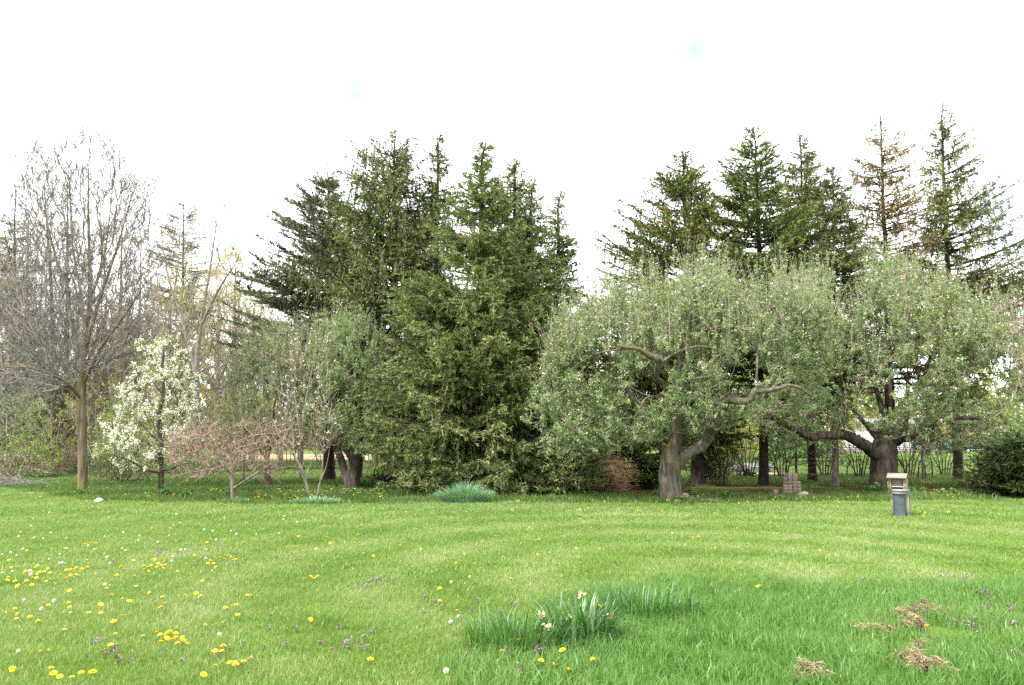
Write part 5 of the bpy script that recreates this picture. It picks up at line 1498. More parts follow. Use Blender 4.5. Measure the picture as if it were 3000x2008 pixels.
def bricks():
    Yb = float(gnd(2318, 1448)[1])
    m = Yb / FPX
    c = at(2318, 1448, Yb)
    r = thing('brick_stack', 'stack of red-brown paving bricks, two columns with three standing on end on top', 'brick stack', (c[0], Yb, 0))
    cache = {}

    def brick(pxc, pyc, wpx, hpx, mi, rot=0.0, dep=0.13, dy=0.0, seam=True, ry=0.0):
        key = (wpx, hpx, dep, mi)
        if key not in cache:
            B = MB()
            if seam:                                        # a groove splits the face in two halves
                for sgn in (-1, 1):
                    if wpx > hpx:
                        B.box((sgn * wpx * m / 4, 0, 0), (wpx * m / 2 - 0.006, dep, hpx * m), bev=0.008)
                    else:
                        B.box((0, 0, sgn * hpx * m / 4), (wpx * m, dep, hpx * m / 2 - 0.006), bev=0.008)
                B.box((0, 0, 0), (0.008 if wpx > hpx else wpx * m - 0.02, dep - 0.02, hpx * m - 0.02 if wpx > hpx else 0.008))
            else:
                B.box((0, 0, 0), (wpx * m, dep, hpx * m), bev=0.01)
            cache[key] = B.data('brick', BR[mi])
        o = link('brick', cache[key], r)
        p = at(pxc, pyc, Yb)
        o.location = (p[0] - c[0], dy, p[2])
        o.rotation_euler = (0, ry, rot)
    rg = np.random.default_rng(8)
    left = [(1415, 0), (1424, 1), (1432.5, 2), (1441.5, 1)]
    right = [(1415, 2), (1424, 2), (1432.5, 1), (1441.5, 3)]
    for col, rows, pxc in (('l', left, 2305), ('r', right, 2332)):
        for k, (py, mi) in enumerate(rows):
            brick(pxc + k * 0.7 + rg.uniform(-0.6, 0.6), py, 25, 8.6, mi, rg.uniform(-0.05, 0.05), 0.14, rg.uniform(-0.01, 0.01))
    brick(2305.5, 1449.5, 24, 8, 1, 0.03, 0.14, 0)
    brick(2333, 1449.5, 24, 8, 3, -0.03, 0.14, 0)
    brick(2300, 1392, 10.5, 9.5, 3, 0.02, 0.1, 0.0, False)
    brick(2299.5, 1403.5, 13, 12.5, 0, -0.02, 0.11, 0.0, False)
    brick(2313, 1398.3, 13, 23.5, 2, 0.06, 0.12, 0.0, False)
    brick(2328, 1398.3, 13.5, 23.5, 1, -0.05, 0.12, 0.0, False)
    for lab, px, py, wpx, hpx, rot, mi, cat in (
            ('reddish brick leaning on end at the foot of the brick stack', 2272, 1458, 11, 22, (0.1, 0.14, 0.2), 0, 'brick'),
            ('small grey brick fragment lying between the leaning brick and the stack', 2286, 1458, 12, 8, (0.1, 0.1, 0.5), 2, 'brick'),
            ('broken reddish brick tipped against the stack front', 2303, 1452, 13, 10, (0.4, 0.3, 0.3), 0, 'brick')):
        o = MB().box((0, 0, 0), (wpx * m, 0.1, hpx * m), bev=0.01)
        g = gnd(px, py)
        ob = link('loose_brick', o.data('loose_brick', BR[mi]), None, (g[0], g[1] - 0.12 if 'tipped' in lab else g[1], hpx * m / 2 - 0.01))
        ob.rotation_euler = rot
        tag(ob, lab, cat, 'loose bricks by the stack')


bricks()


def stone_mesh(seed, size, mat, flat=1.0):
    rg = np.random.default_rng(seed)
    import bmesh
    bm = bmesh.new()
    bmesh.ops.create_icosphere(bm, subdivisions=3, radius=1.0)
    f = rg.normal(0, 1, (10, 3))
    f = norm(f)
    cut = rg.uniform(0.62, 0.95, 10)
    for v in bm.verts:
        p = np.array(v.co)
        for a, c in zip(f, cut):
            d = p @ a
            if d > c:
                p = p - a * (d - c) * 0.92
        p = p * (1 + 0.05 * np.sin(p @ f[0] * 7) + 0.03 * np.sin(p @ f[1] * 13))
        v.co = p * size
    me = bpy.data.meshes.new('stone')
    bm.to_mesh(me)
    bm.free()
    me.materials.append(mat)
    return me


ST = [plainmat('stone_' + n_, a, b, 6, 0.9, 0.5) for n_, a, b in (('pale', (0.252, 0.203, 0.175), (0.385, 0.336, 0.301)), ('tan', (0.182, 0.126, 0.091), (0.280, 0.203, 0.161)), ('grey', (0.189, 0.161, 0.140), (0.294, 0.252, 0.217)), ('white', (0.420, 0.420, 0.406), (0.546, 0.546, 0.532)))]
for i, (px, py, sx, sz, mi, rot, lab) in enumerate([
        (1970, 1466, 0.15, 0.13, 0, (0.1, 0.3, 0.2), 'whitish upright stone touching the old apple trunk'),
        (2008, 1466, 0.21, 0.12, 1, (0, 0.5, 0.1), 'tilted brownish flat stone beside the whitish stone'),
        (1987, 1472, 0.12, 0.05, 0, (0.2, 0.1, 0.4), 'small pale stone low in the grass between the whitish and the tilted stone'),
        (1958, 1470, 0.09, 0.05, 0, (0.1, 0, 0.3), 'smallest pale stone at the very foot of the old apple trunk'),
        (2036, 1468, 0.20, 0.07, 1, (0, 0.05, 0.1), 'low brown stone next to the tilted flat one'),
        (2072, 1470, 0.26, 0.05, 2, (0, 0, 0), 'long flat grey slab trailing from the stones'),
        (2112, 1474, 0.14, 0.035, 1, (0, 0, 0.2), 'last thin brownish slab farthest from the apple trunk'),
        (2350, 1457, 0.20, 0.10, 0, (0.2, -0.2, 0.1), 'pale broken stone lying beside the brick stack'),
        (290, 1472, 0.12, 0.07, 3, (0, 0, 0.2), 'single white stone on the lawn near the maple')]):
    g = gnd(px, py)
    o = link('stone', stone_mesh(200 + i, (sx, sx * 0.6, sz), ST[mi]), None, (g[0], g[1], sz * 0.55))
    o.rotation_euler = rot
    tag(o, lab, 'stone')

# ------------------------------------------------------------------ robin on the limb
def robin():
    Yr = float(gnd(2590, 1432)[1]) - 0.72
    p = at(2462, 1264, Yr)
    rg = np.random.default_rng(5)
    back = plainmat('bird_back', (0.05, 0.045, 0.04), (0.09, 0.08, 0.07), 20, 0.8)
    breast = plainmat('bird_breast', (0.42, 0.14, 0.035), (0.52, 0.19, 0.05), 20, 0.8)
    r = thing('robin', 'small bird with orange breast perched on the low limb of the massive apple', 'bird', (p[0], p[1], p[2] - 0.09))
    c = np.array([p[0], p[1], p[2]])
    ax = norm(np.array([0.30, -0.1, -0.75]))               # upright posture, head up to the left
    t = np.linspace(-1, 1, 15)
    rad = 0.062 * np.sqrt(np.maximum(1 - t ** 2, 0)) * (1 - 0.12 * t) + 0.003
    P = c + ax * (t * 0.10)[:, None]
    V, Q = tubes(P[None], rad[None], 14)
    part('body', V, [Q], breast, r, smooth=True)
    h = c - ax * 0.105 + np.array([-0.02, -0.005, 0.015])
    P = h + np.array([1.0, 0, 0.1]) * (np.linspace(-1, 1, 9) * 0.038)[:, None]
    V, Q = tubes(P[None], (0.037 * np.sqrt(np.maximum(1 - np.linspace(-1, 1, 9) ** 2, 0)) + 0.001)[None], 10)
    part('head', V, [Q], back, r, smooth=True)
    b0 = h + np.array([-0.034, 0, 0])
    V, Q = tubes(np.array([[b0, b0 + [-0.028, 0, -0.004]]]), np.array([[0.009, 0.001]]), 6)
    part('beak', V, [Q], plainmat('beak', (0.5, 0.34, 0.06)), r)
    for sg in (-1, 1):
        w0 = c + np.array([0.035, sg * 0.045, 0.04])
        P = w0 + norm(np.array([0.45, 0, -0.8])) * (np.linspace(0, 1, 7) * 0.15)[:, None]
        V, Q = tubes(P[None], (0.034 * np.sin(np.linspace(0.25, PI - 0.1, 7)))[None], 8)
        part('wing', V, [Q], back, r, smooth=True)
    t0 = c + ax * 0.09
    P = t0 + norm(np.array([0.55, 0, -0.8])) * (np.linspace(0, 1, 5) * 0.11)[:, None]
    V, Q = tubes(P[None], np.array([[0.02, 0.022, 0.02, 0.018, 0.012]]), 6)
    part('tail', V, [Q], back, r)
    for sg in (-1, 1):
        V, Q = tubes(np.array([[c + [0.01, sg * 0.02, -0.05], c + [0.0, sg * 0.022, -0.10]]]), np.array([[0.004, 0.004]]), 5)
        part('leg', V, [Q], back, r)


robin()

# ------------------------------------------------------------------ dead brush
def twig_heap(name, label, px, py, w, h, n, mat, seed, flow=(-1, 0, 0.2), length=(0.3, 0.9), rad=0.006, Y=None):
    rg = np.random.default_rng(seed)
    b = gnd(px, py) if Y is None else at(px, 1290, Y) * [1, 1, 0]
    q = rg.normal(0, 0.4, (n, 3)) * [w / 2, w / 2.4, h / 2] + [0, 0, h * 0.42]
    q[:, 2] = np.abs(q[:, 2])
    d = norm(np.array(flow) + rg.normal(0, 0.55, (n, 3)) * [1, 1, 0.6])
    L = rg.uniform(*length, n)[:, None]
    p0 = b + q - d * L / 2
    p2 = b + q + d * L / 2 - [0, 0, 1] * L * 0.15
    p1 = b + q + rg.normal(0, 0.03, (n, 3))
    P = np.stack([p0, p1, p2], 1)
    P[..., 2] = np.maximum(P[..., 2], 0.01)
    V, Q = tubes(P, np.tile([rad, rad * 0.8, rad * 0.4], (n, 1)), 3)
    o = part(name, V - b, [Q], mat)
    o.location = tuple(b)
    return tag(o, label, 'brush')


twig_heap('dead_brush', 'heap of tan dead twigs at the foot of the young spruce, beyond the lawn', 1788, 1440, 1.3, 1.3, 700, M['deadwood'], 301, (-0.8, -0.2, 0.35), (0.4, 1.1), 0.005)
twig_heap('dead_brush', 'dark tangle of fallen twigs between forked apple trunk and full spruce', 1150, 1425, 1.6, 0.7, 300, M['twig_dark'], 302, (-0.8, 0, 0.1), (0.5, 1.4), 0.009)
twig_heap('dead_brush', 'grey cut branches lying on the lawn beneath the outermost maple boughs', 40, 1424, 2.4, 0.28, 130, M['twig_maple'], 303, (0.9, 0.1, 0.0), (0.8, 2.2), 0.010)
twig_heap('dead_brush', 'fine bare brush standing around the dark trunk behind the old apple', 2075, 1420, 1.8, 1.8, 420, M['twig_dark'], 304, (0.2, 0, 0.8), (0.5, 1.5), 0.007)
twig_heap('dead_brush', 'tangled grey vines and brush at the foot of the thin dark bare trunk', 215, 1388, 2.2, 1.6, 340, M['twig_tan'], 305, (0.4, 0, 0.6), (0.6, 1.8), 0.009)

# ------------------------------------------------------------------ wire fence
def fence(x0, x1, Yf, posts, lab):
    b = at(x0, 1290, Yf)
    e = at(x1, 1290, Yf)
    r = thing('wire_fence', lab, 'fence', (b[0], Yf, 0))
    W = MB()
    for z in np.linspace(0.12, 1.12, 7):
        V, Q = tubes(np.array([[[b[0], Yf, z], [e[0], Yf, z]]]), np.full((1, 2), 0.0025), 3)
        W.add(V, Q)
    for x in np.arange(b[0], e[0], 0.18):
        V, Q = tubes(np.array([[[x, Yf, 0.02], [x, Yf, 1.12]]]), np.full((1, 2), 0.0018), 3)
        W.add(V, Q)
    tag(W.build('wire_mesh', plainmat('rusty_wire', (0.10, 0.085, 0.07), (0.16, 0.14, 0.12), 8, 0.6, 0, 0.3), r), kind='stuff')
    for px in posts:
        x = at(px, 1290, Yf)[0]
        P = np.array([[x, Yf + 0.05, -0.05], [x, Yf + 0.05, 0.6], [x + 0.02, Yf + 0.05, 1.28]])
        V, F = bark_tube(catmull(np.c_[P, [0.055, 0.052, 0.05]], 8)[:, :3], np.full(8, 0.055), 10, 0.06, 0, int(px))
        part('post', V, F, M['bark_pale'], r)


fence(690, 1210, 31.2, (715, 882, 1060, 1195), 'rusty wire mesh fence behind the two left-hand apple trees')
fence(2040, 2830, 31.4, (2060, 2330, 2560, 2700), 'rusty wire mesh fence behind the right-hand conifer trunks')


# ------------------------------------------------------------------ beyond the garden: house, bin, car, mower
def house():
    Yh = 104.0
    L, R_ = at(2455, 1290, Yh)[0], at(2745, 1290, Yh)[0]
    zt = 3.7
    siding = plainmat('white_siding', (0.46, 0.44, 0.43), (0.54, 0.52, 0.51), 3, 0.7)
    roofm = plainmat('grey_roof', (0.10, 0.095, 0.09), (0.16, 0.15, 0.14), 2, 0.9)
    glass = plainmat('window_glass', (0.03, 0.04, 0.05), None, 3, 0.1)
    trim = plainmat('white_trim', (0.72, 0.71, 0.70), None, 3, 0.6)
    base = plainmat('house_base', (0.25, 0.24, 0.23), (0.32, 0.3, 0.29), 3, 0.9)
    cx = (L + R_) / 2
    r = thing('house', 'low white clapboard house seen under the apple boughs beyond the neighbouring lawn', 'house', (cx, Yh, 0))
    MB().box((cx, Yh + 4, zt / 2 + 0.1), (R_ - L, 8, zt - 0.2)).build('wall', siding, r)
    h = (zt - 0.35) / 14
    me = MB().box((0, 0, 0), (R_ - L + 0.06, 0.05, h * 0.95), rot=(-0.12, 0, 0)).data('siding_board', siding)
    for k in range(14):
        o = link('siding_board', me, r)
        o.location = (0, -0.03, 0.35 + h * (k + 0.5))
    MB().box((cx, Yh + 4, 0.17), (R_ - L + 0.1, 8.1, 0.34)).build('foundation', base, r)
    for sg in (-1, 1):
        MB().box((cx, Yh + 4 + sg * 2.25, zt + 0.42), (R_ - L + 0.9, 4.75, 0.16), rot=(-sg * 0.17, 0, 0)).build('roof', roofm, r)
    MB().box((cx, Yh - 0.42, zt + 0.02), (R_ - L + 0.9, 0.06, 0.2)).build('eaves_board', trim, r)
    for px in (2510, 2700):
        x = at(px, 1290, Yh)[0]
        f = MB()
        for dx, dz, sx, sz in ((0, 0.65, 1.3, 0.1), (0, -0.65, 1.3, 0.1), (-0.6, 0, 0.1, 1.2), (0.6, 0, 0.1, 1.2), (0, 0, 0.06, 1.2)):
            f.box((x + dx, Yh - 0.09, 1.75 + dz), (sx, 0.08, sz))
        fr = f.build('window', trim, r)
        MB().box((x, Yh - 0.075, 1.75), (1.15, 0.02, 1.2)).build('pane', glass, fr)
    MB().box((at(2600, 1290, Yh)[0], Yh - 0.08, 1.2), (1.0, 0.06, 2.0)).build('door', plainmat('house_door', (0.62, 0.60, 0.58)), r)


house()


def bin_():
    Yb = 96.0
    c = at(2785, 1290, Yb)
    g = plainmat('teal_plastic', (0.004, 0.16, 0.13), (0.006, 0.21, 0.17), 2, 0.45)
    k = plainmat('black_plastic', (0.02, 0.02, 0.02), None, 2, 0.5)
    r = thing('wheeled_bin', 'teal green wheeled bin beside the house, left of the dark car', 'bin', (c[0], Yb, 0))
    B = MB()
    V = []
    for z, w in ((0.12, 0.27), (1.25, 0.36)):
        V += [[c[0] + sx * w, Yb + sy * w, z] for sx, sy in ((-1, -1), (1, -1), (1, 1), (-1, 1))]
    B.add(V, [[0, 1, 5, 4], [1, 2, 6, 5], [2, 3, 7, 6], [3, 0, 4, 7], [3, 2, 1, 0], [4, 5, 6, 7]])
    B.build('body', g, r)
    MB().box((c[0], Yb - 0.02, 1.31), (0.80, 0.84, 0.09), rot=(0.08, 0, 0), bev=0.03).build('lid', g, r)
    V, Q = tubes(np.array([[[c[0] - 0.3, Yb + 0.42, 1.2], [c[0] + 0.3, Yb + 0.42, 1.2]]]), np.full((1, 2), 0.025), 8)
    part('handle', V, [Q], k, r)
    for sg in (-1, 1):
        V, Q = tubes(np.array([[[c[0] + sg * 0.27, Yb + 0.3, 0.13], [c[0] + sg * 0.34, Yb + 0.3, 0.13]]]), np.full((1, 2), 0.13), 16)
        part('wheel', V, [Q], k, r)


bin_()


def car():
    Yc = 94.0
    x0 = at(2800, 1290, Yc)[0]
    paint = plainmat('dark_blue_paint', (0.008, 0.012, 0.03), (0.012, 0.018, 0.04), 1, 0.22, spec=0.6)
    glass = plainmat('car_glass', (0.03, 0.045, 0.06), None, 1, 0.06, spec=0.8)
    tyre = plainmat('tyre', (0.015, 0.015, 0.015), None, 4, 0.9)
    chrome = plainmat('chrome', (0.65, 0.70, 0.78), None, 1, 0.15, 0, 1.0)
    r = thing('parked_car', 'dark blue car parked beyond the teal bin, half hidden by the yew', 'car', (x0 + 2.3, Yc, 0))
    # side profile, swept across the width, the flanks drawn in towards roof and sill
    prof = [(0.05, 0.35), (0.0, 0.60), (0.12, 0.85), (1.15, 0.98), (1.95, 1.45), (2.4, 1.52), (3.3, 1.50), (4.05, 1.05), (4.65, 0.98), (4.75, 0.62), (4.68, 0.35)]
    B = MB()
    n = len(prof)
    V = []
    for y, ins in ((-0.88, 0.06), (-0.82, 0), (0.82, 0), (0.88, 0.06)):
        for (x, z) in prof:
            t = max(0, (z - 0.95) / 0.6)
            yy = y * (1 - 0.22 * t)
            V.append([x0 + x + (ins if x < 2.4 else -ins), Yc + yy, z - ins * (1 if z > 0.5 else -1) * 0.6])
    F = []
    for k in range(3):
        for i in range(n):
            j = (i + 1) % n
            F.append([k * n + i, k * n + j, (k + 1) * n + j, (k + 1) * n + i])
    V2 = V
    caps = [[0, i, i + 1] for i in range(1, n - 1)] + [[3 * n, 3 * n + i + 1, 3 * n + i] for i in range(1, n - 1)]
    B.add(V2, F, caps)
    B.build('body', paint, r)
    for a, b_ in (((1.45, 1.02), (2.45, 1.42)), ((2.55, 1.02), (3.7, 1.42))):
        w = [[x0 + a[0], 0, a[1]], [x0 + b_[0] + (0.1 if a[0] > 2 else 0), 0, a[1]], [x0 + b_[0] - (0.25 if a[0] > 2 else 0), 0, b_[1]], [x0 + a[0] + (0.55 if a[0] < 2 else 0), 0, b_[1]]]
        q = np.array(w)
        q[:, 1] = Yc - 0.885 * (1 - 0.22 * np.maximum(0, (q[:, 2] - 0.95) / 0.6)) - 0.012
        q2 = q + [0, 0.02, 0]
        part('side_window', np.vstack([q, q2]), [np.array([[0, 1, 2, 3], [7, 6, 5, 4], [0, 4, 5, 1], [1, 5, 6, 2], [2, 6, 7, 3], [3, 7, 4, 0]])], glass, r)
    MB().box((x0 + 2.35, Yc - 0.90, 0.96), (3.9, 0.03, 0.035)).build('chrome_strip', chrome, r)
    MB().box((x0 + 2.35, Yc - 0.90, 0.46), (2.3, 0.03, 0.04)).build('chrome_strip', chrome, r)
    for x in (0.85, 3.85):
        for sg in (-1, 1):
            y = Yc + sg * 0.80
            V, Q = tubes(np.array([[[x0 + x, y - 0.11, 0.33], [x0 + x, y + 0.11, 0.33]]]), np.full((1, 2), 0.33), 20)
            w = part('wheel', V, [Q], tyre, r)
            V, F = bark_tube(np.array([[x0 + x, y - sg * 0.0, 0.33], [x0 + x, y + sg * 0.12, 0.33]]), np.array([0.2, 0.19]), 16, 0, 0, 1)
            part('rim', V, F, chrome, w)
    MB().box((x0 + 0.04, Yc - 0.6, 0.72), (0.08, 0.4, 0.14)).build('headlight', chrome, r)
    MB().box((x0 + 4.70, Yc - 0.6, 0.78), (0.08, 0.4, 0.14)).build('tail_light', plainmat('tail_red', (0.3, 0.01, 0.01)), r)


car()


def mower():
    Ym = 34.6
    c = at(2178, 1290, Ym)
    k = plainmat('mower_black', (0.012, 0.012, 0.014), (0.03, 0.03, 0.032), 4, 0.4)
    g = plainmat('mower_grey', (0.20, 0.21, 0.23), (0.30, 0.31, 0.33), 4, 0.5)
    w = plainmat('rim_white', (0.72, 0.71, 0.68), None, 4, 0.5)
    o_ = plainmat('orange_part', (0.75, 0.16, 0.02), None, 4, 0.5)
    r = thing('lawn_mower', 'dark garden machine with white-rimmed wheel standing beyond the bare thicket', 'mower', (c[0], Ym, 0))
    X = lambda px: at(px, 1385, Ym)[0]
    Z = lambda py: max(0.0, at(2178, py, Ym)[2])
    MB().box((X(2197), Ym, 0.17), (X(2212) - X(2180), 0.5, 0.16), rot=(0, 0.1, 0), bev=0.05).build('deck', k, r)
    MB().box((X(2186), Ym, 0.30), (0.30, 0.34, 0.18), bev=0.05).build('engine_cover', k, r)
    for px, rad in ((2171, 0.135), (2206, 0.09)):
        for sg in (-1, 1):
            y = Ym + sg * 0.28
            V, F = bark_tube(np.array([[X(px), y - 0.04, rad], [X(px), y + 0.04, rad]]), np.full(2, rad), 18, 0, 0, 1)
            wh = part('wheel', V, F, k, r)
            V, F = bark_tube(np.array([[X(px), y - sg * 0.01 - 0.0, rad], [X(px), y - 0.052, rad]]), np.full(2, rad * 0.66), 16, 0, 0, 1)
            part('rim', V, F, w, wh)
            V, F = bark_tube(np.array([[X(px), y - 0.04, rad], [X(px), y - 0.064, rad]]), np.full(2, rad * 0.28), 10, 0, 0, 1)
            part('hub', V, F, k, wh)
    MB().box((X(2162), Ym, Z(1372)), (0.30, 0.36, 0.30), rot=(0, 0.2, 0), bev=0.06).build('grass_box', g, r)
    for sg in (-1, 1):
        V, Q = tubes(np.array([[[X(2182), Ym + sg * 0.2, 0.25], [X(2166), Ym + sg * 0.2, 0.55], [X(2152), Ym + sg * 0.2, 0.85]]]), np.full((1, 3), 0.016), 8)
        part('handle', V, [Q], g, r)
    V, Q = tubes(np.array([[[X(2152), Ym - 0.2, 0.85], [X(2152), Ym + 0.2, 0.85]]]), np.full((1, 2), 0.018), 8)
    part('grip', V, [Q], k, r)
    MB().box((X(2178), Ym - 0.1, Z(1363)), (0.09, 0.08, 0.07), bev=0.02).build('filler_cap', o_, r)


mower()
_g = at(2260, 1290, 35.5)
V, F = bark_tube(np.stack([np.linspace(at(2208, 1290, 35.5)[0], at(2300, 1290, 35.5)[0], 10), np.full(10, 35.5), np.full(10, 0.075)], 1), np.full(10, 0.07), 10, 0.06, 0, 3)
tag(part('log', V, F, plainmat('peeled_wood', (0.350, 0.259, 0.154), (0.448, 0.350, 0.231), 5, 0.8, 0.2)), 'pale peeled log lying on the grass between machine and brick stack', 'log')
pn = thing('slatted_panel', 'grey slatted panel lying propped on the far lawn behind the dark trunk', 'panel', (at(2225, 1290, 37.5)[0], 37.5, 0))
_pm = plainmat('grey_slat', (0.128, 0.132, 0.140), (0.184, 0.188, 0.200), 3, 0.7)
_sl = MB().box((0, 0, 0), (1.25, 0.09, 0.03), rot=(0.3, 0, 0)).data('slat', _pm)
for q in range(5):
    so = link('slat', _sl, pn)
    so.location = (0, q * 0.13, 0.34 + q * 0.035)
for sx in (-0.5, 0.5):
    MB().box((pn.location.x + sx, 37.76, 0.19), (0.06, 0.6, 0.37), rot=(0.0, 0, 0)).build('support', _pm, pn)

# ------------------------------------------------------------------ leafy weeds
def weed(name, label, cat, px, py, h, w, n, seed, mat='weed_leaf', group=None, leafl=(0.07, 0.14), asp=0.6, blooms=None):
    rg = np.random.default_rng(seed)
    b = gnd(px, py)
    r = thing(name, label, cat, b, group)
    k = max(3, n // 9)
    a = rg.uniform(0, 2 * PI, k)
    q = w / 2 * np.sqrt(rg.uniform(0, 1, k))
    tip = b + np.stack([q * np.cos(a), q * np.sin(a), h * rg.uniform(0.5, 1, k) * (1 - 0.4 * (q / (w / 2)) ** 2)], 1)
    base = b + np.stack([q * np.cos(a) * 0.4, q * np.sin(a) * 0.4, 0 * a - 0.01], 1)
    V, Q = tubes(np.stack([base, (base + tip) / 2 + [0, 0, 0.02], tip], 1), np.tile([0.005, 0.004, 0.003], (k, 1)), 4)
    part('stems', V, [Q], M['weed_leaf'], r, np.full(len(V), 0.3))
    i = rg.integers(0, k, n)
    f = rg.uniform(0.15, 1, n)[:, None]
    p = base[i] * (1 - f) + tip[i] * f
    d = norm(np.stack([rg.normal(0, 1, n), rg.normal(0, 1, n), rg.uniform(-0.1, 0.7, n)], 1))
    L = rg.uniform(*leafl, n)
    V, Q = leaf_quads(p, d, L, L * asp, rg, 0.15)
    part('leaves', V, [Q], M[mat], r, np.repeat(np.clip(rg.normal(0.5, 0.22, n), 0, 1), 4))
    if blooms:
        B = MB()
        for t in tip[:blooms]:
            aa = np.arange(6) * PI / 3
            dd = np.stack([np.cos(aa) * 0.7, np.full(6, -0.6), np.sin(aa) * 0.7], 1)
            V, Q = leaf_quads(np.repeat(t[None], 6, 0), dd, 0.05, 0.035, rg, 0.1)
            B.add(V, Q, tint=0.6)
            V, Q = tubes(np.array([[t, t + [0, -0.04, 0]]]), np.array([[0.012, 0.02]]), 8)
            B.add(V, Q, tint=0.3)
        B.build('flowers', M['yellow_petal'], r)


M['yellow_petal'] = leafmat('yellow_petal', [(0.0, (0.75, 0.38, 0.01)), (0.5, (0.85, 0.58, 0.015)), (1.0, (0.88, 0.70, 0.05))], 0.2, 0.02, (1, 1, 1))
W = [(482, 1458, 0.38, 0.42, 90, 'tall leafy weed right beside the pear trunk'), (545, 1462, 0.30, 0.36, 120, 'dark bushy weed between pear and peach'),
     (425, 1460, 0.16, 0.6, 70, 'low sprawling weed in front of the pear'), (232, 1448, 0.20, 0.30, 80, 'dark weed clump at the foot of the maple'),
     (205, 1455, 0.16, 0.34, 70, 'second dark weed clump, just outside the maple foot'), (668, 1455, 0.26, 0.34, 80, 'leafy weed beside the peach stem'),
     (1024, 1446, 0.22, 0.25, 70, 'weed in front of the forked apple trunk'), (1055, 1430, 0.34, 0.45, 90, 'dark leafy weed touching the forked apple trunk'),
     (1118, 1442, 0.18, 0.36, 60, 'bright weed near the low boughs of the full spruce'), (1918, 1462, 0.30, 0.28, 70, 'bright weed on the spruce side of the old apple trunk'),
     (2022, 1462, 0.36, 0.34, 80, 'broad-leaved weed rising behind the tilted stone'), (1990, 1470, 0.22, 0.22, 60, 'green tuft growing between the stones'),
     (2132, 1462, 0.30, 0.45, 90, 'pale weed beyond the last slab'), (1730, 1456, 0.2, 0.5, 70, 'dark weed below the dead twig heap'), (1625, 1452, 0.2, 0.5, 60, 'weed below the young spruce boughs'),
     (2560, 1440, 0.3, 0.7, 110, 'green weeds around the massive apple foot'), (2690, 1440, 0.24, 0.7, 90, 'weeds beyond the feeder tray'), (2780, 1448, 0.2, 0.7, 80, 'low weeds between feeder and yew'),
     (110, 1405, 0.4, 0.9, 130, 'green nettle clump at the foot of the leafing shrub'), (170, 1402, 0.36, 0.8, 120, 'green nettle clump by the brush at the wood edge'), (60, 1410, 0.25, 0.8, 90, 'low green weeds by the cut branches'), (320, 1425, 0.25, 0.7, 90, 'low green weeds beneath the budding shrub'),
     (600, 1420, 0.3, 0.8, 100, 'dark green weeds behind the low peach limb'), (740, 1415, 0.25, 0.8, 90, 'green weeds by the reddish apple stem')]
for i, (px, py, h, w, n, lab) in enumerate(W):
    weed('leafy_weed', lab, 'weed', px, py, h, w, n, 400 + i, group='leafy weeds along the lawn edge')
weed('daffodil_plant', 'yellow daffodils in bloom beside the peach', 'daffodil', 630, 1462, 0.42, 0.3, 46, 450, leafl=(0.2, 0.34), asp=0.08, blooms=3)


# ------------------------------------------------------------------ grass tufts
def tuft(name, label, px, py, w, h, n, mat, seed, dep=None, width=0.012):
    rg = np.random.default_rng(seed)
    b = gnd(px, py)
    dep = dep or w * 0.8
    a = rg.uniform(0, 2 * PI, n)
    q = np.sqrt(rg.uniform(0, 1, n))
    ox, oy = q * np.cos(a) * w / 2 * 0.6, q * np.sin(a) * dep / 2 * 0.6
    L = h * rg.uniform(0.7, 1.25, n) * (1 - 0.35 * q)
    out = np.stack([np.cos(a), np.sin(a), 0 * a], 1)
    s = np.linspace(0, 1, 5)
    bend = (0.25 + 0.75 * q)[:, None] * rg.uniform(0.6, 1.2, n)[:, None]
    P = b + np.stack([ox, oy, 0 * ox], 1)[:, None] + out[:, None] * (L[:, None] * bend * s ** 1.7 * 0.75)[..., None]
    P[..., 2] += L[:, None] * (s - 0.48 * bend * s ** 2.6)
    side = norm(np.cross(out, [0, 0, 1.0]) + rg.normal(0, 0.4, (n, 3)))
    hw = width / 2 * np.array([1, 1, 0.9, 0.6, 0.08])
    V = np.stack([P - side[:, None] * hw[None, :, None], P + side[:, None] * hw[None, :, None]], 2).reshape(-1, 3)
    i = np.arange(n * 10).reshape(n, 5, 2)
    Q = np.stack([i[:, :-1, 0], i[:, :-1, 1], i[:, 1:, 1], i[:, 1:, 0]], -1).reshape(-1, 4)
    o = part(name, V - b, [Q], mat, None, np.repeat(rg.uniform(0, 1, n), 10))
    o.location = tuple(b)
    return tag(o, label, 'grass clump')


M['blue_grass'] = leafmat('blue_grass', [(0.0, (0.075, 0.19, 0.085)), (0.6, (0.13, 0.28, 0.135)), (1.0, (0.22, 0.37, 0.21))], 0.35, 0.07)
tuft('grass_tuft', 'dome of blue-green iris-like grass before the big full spruce', 1362, 1474, 1.95, 0.62, 1500, M['blue_grass'], 501, 1.2, 0.014)
tuft('grass_tuft', 'low blue-green grass tuft around the white-painted foot', 925, 1478, 2.0, 0.26, 700, M['blue_grass'], 502, 0.9, 0.012)
tuft('grass_tuft', 'small grass tuft around the peach stem', 690, 1474, 1.0, 0.2, 260, M['blue_grass'], 503, 0.6, 0.01)
tuft('grass_tuft', 'longer grass tuft left standing around the feeder pipe', 2650, 1514, 0.7, 0.16, 220, M['grass_long'], 504, 0.3, 0.008)
tuft('grass_tuft', 'short dark grass tuft on the lawn just past the blue-green dome', 1500, 1480, 0.8, 0.16, 240, M['blue_grass'], 505, 0.4, 0.01)

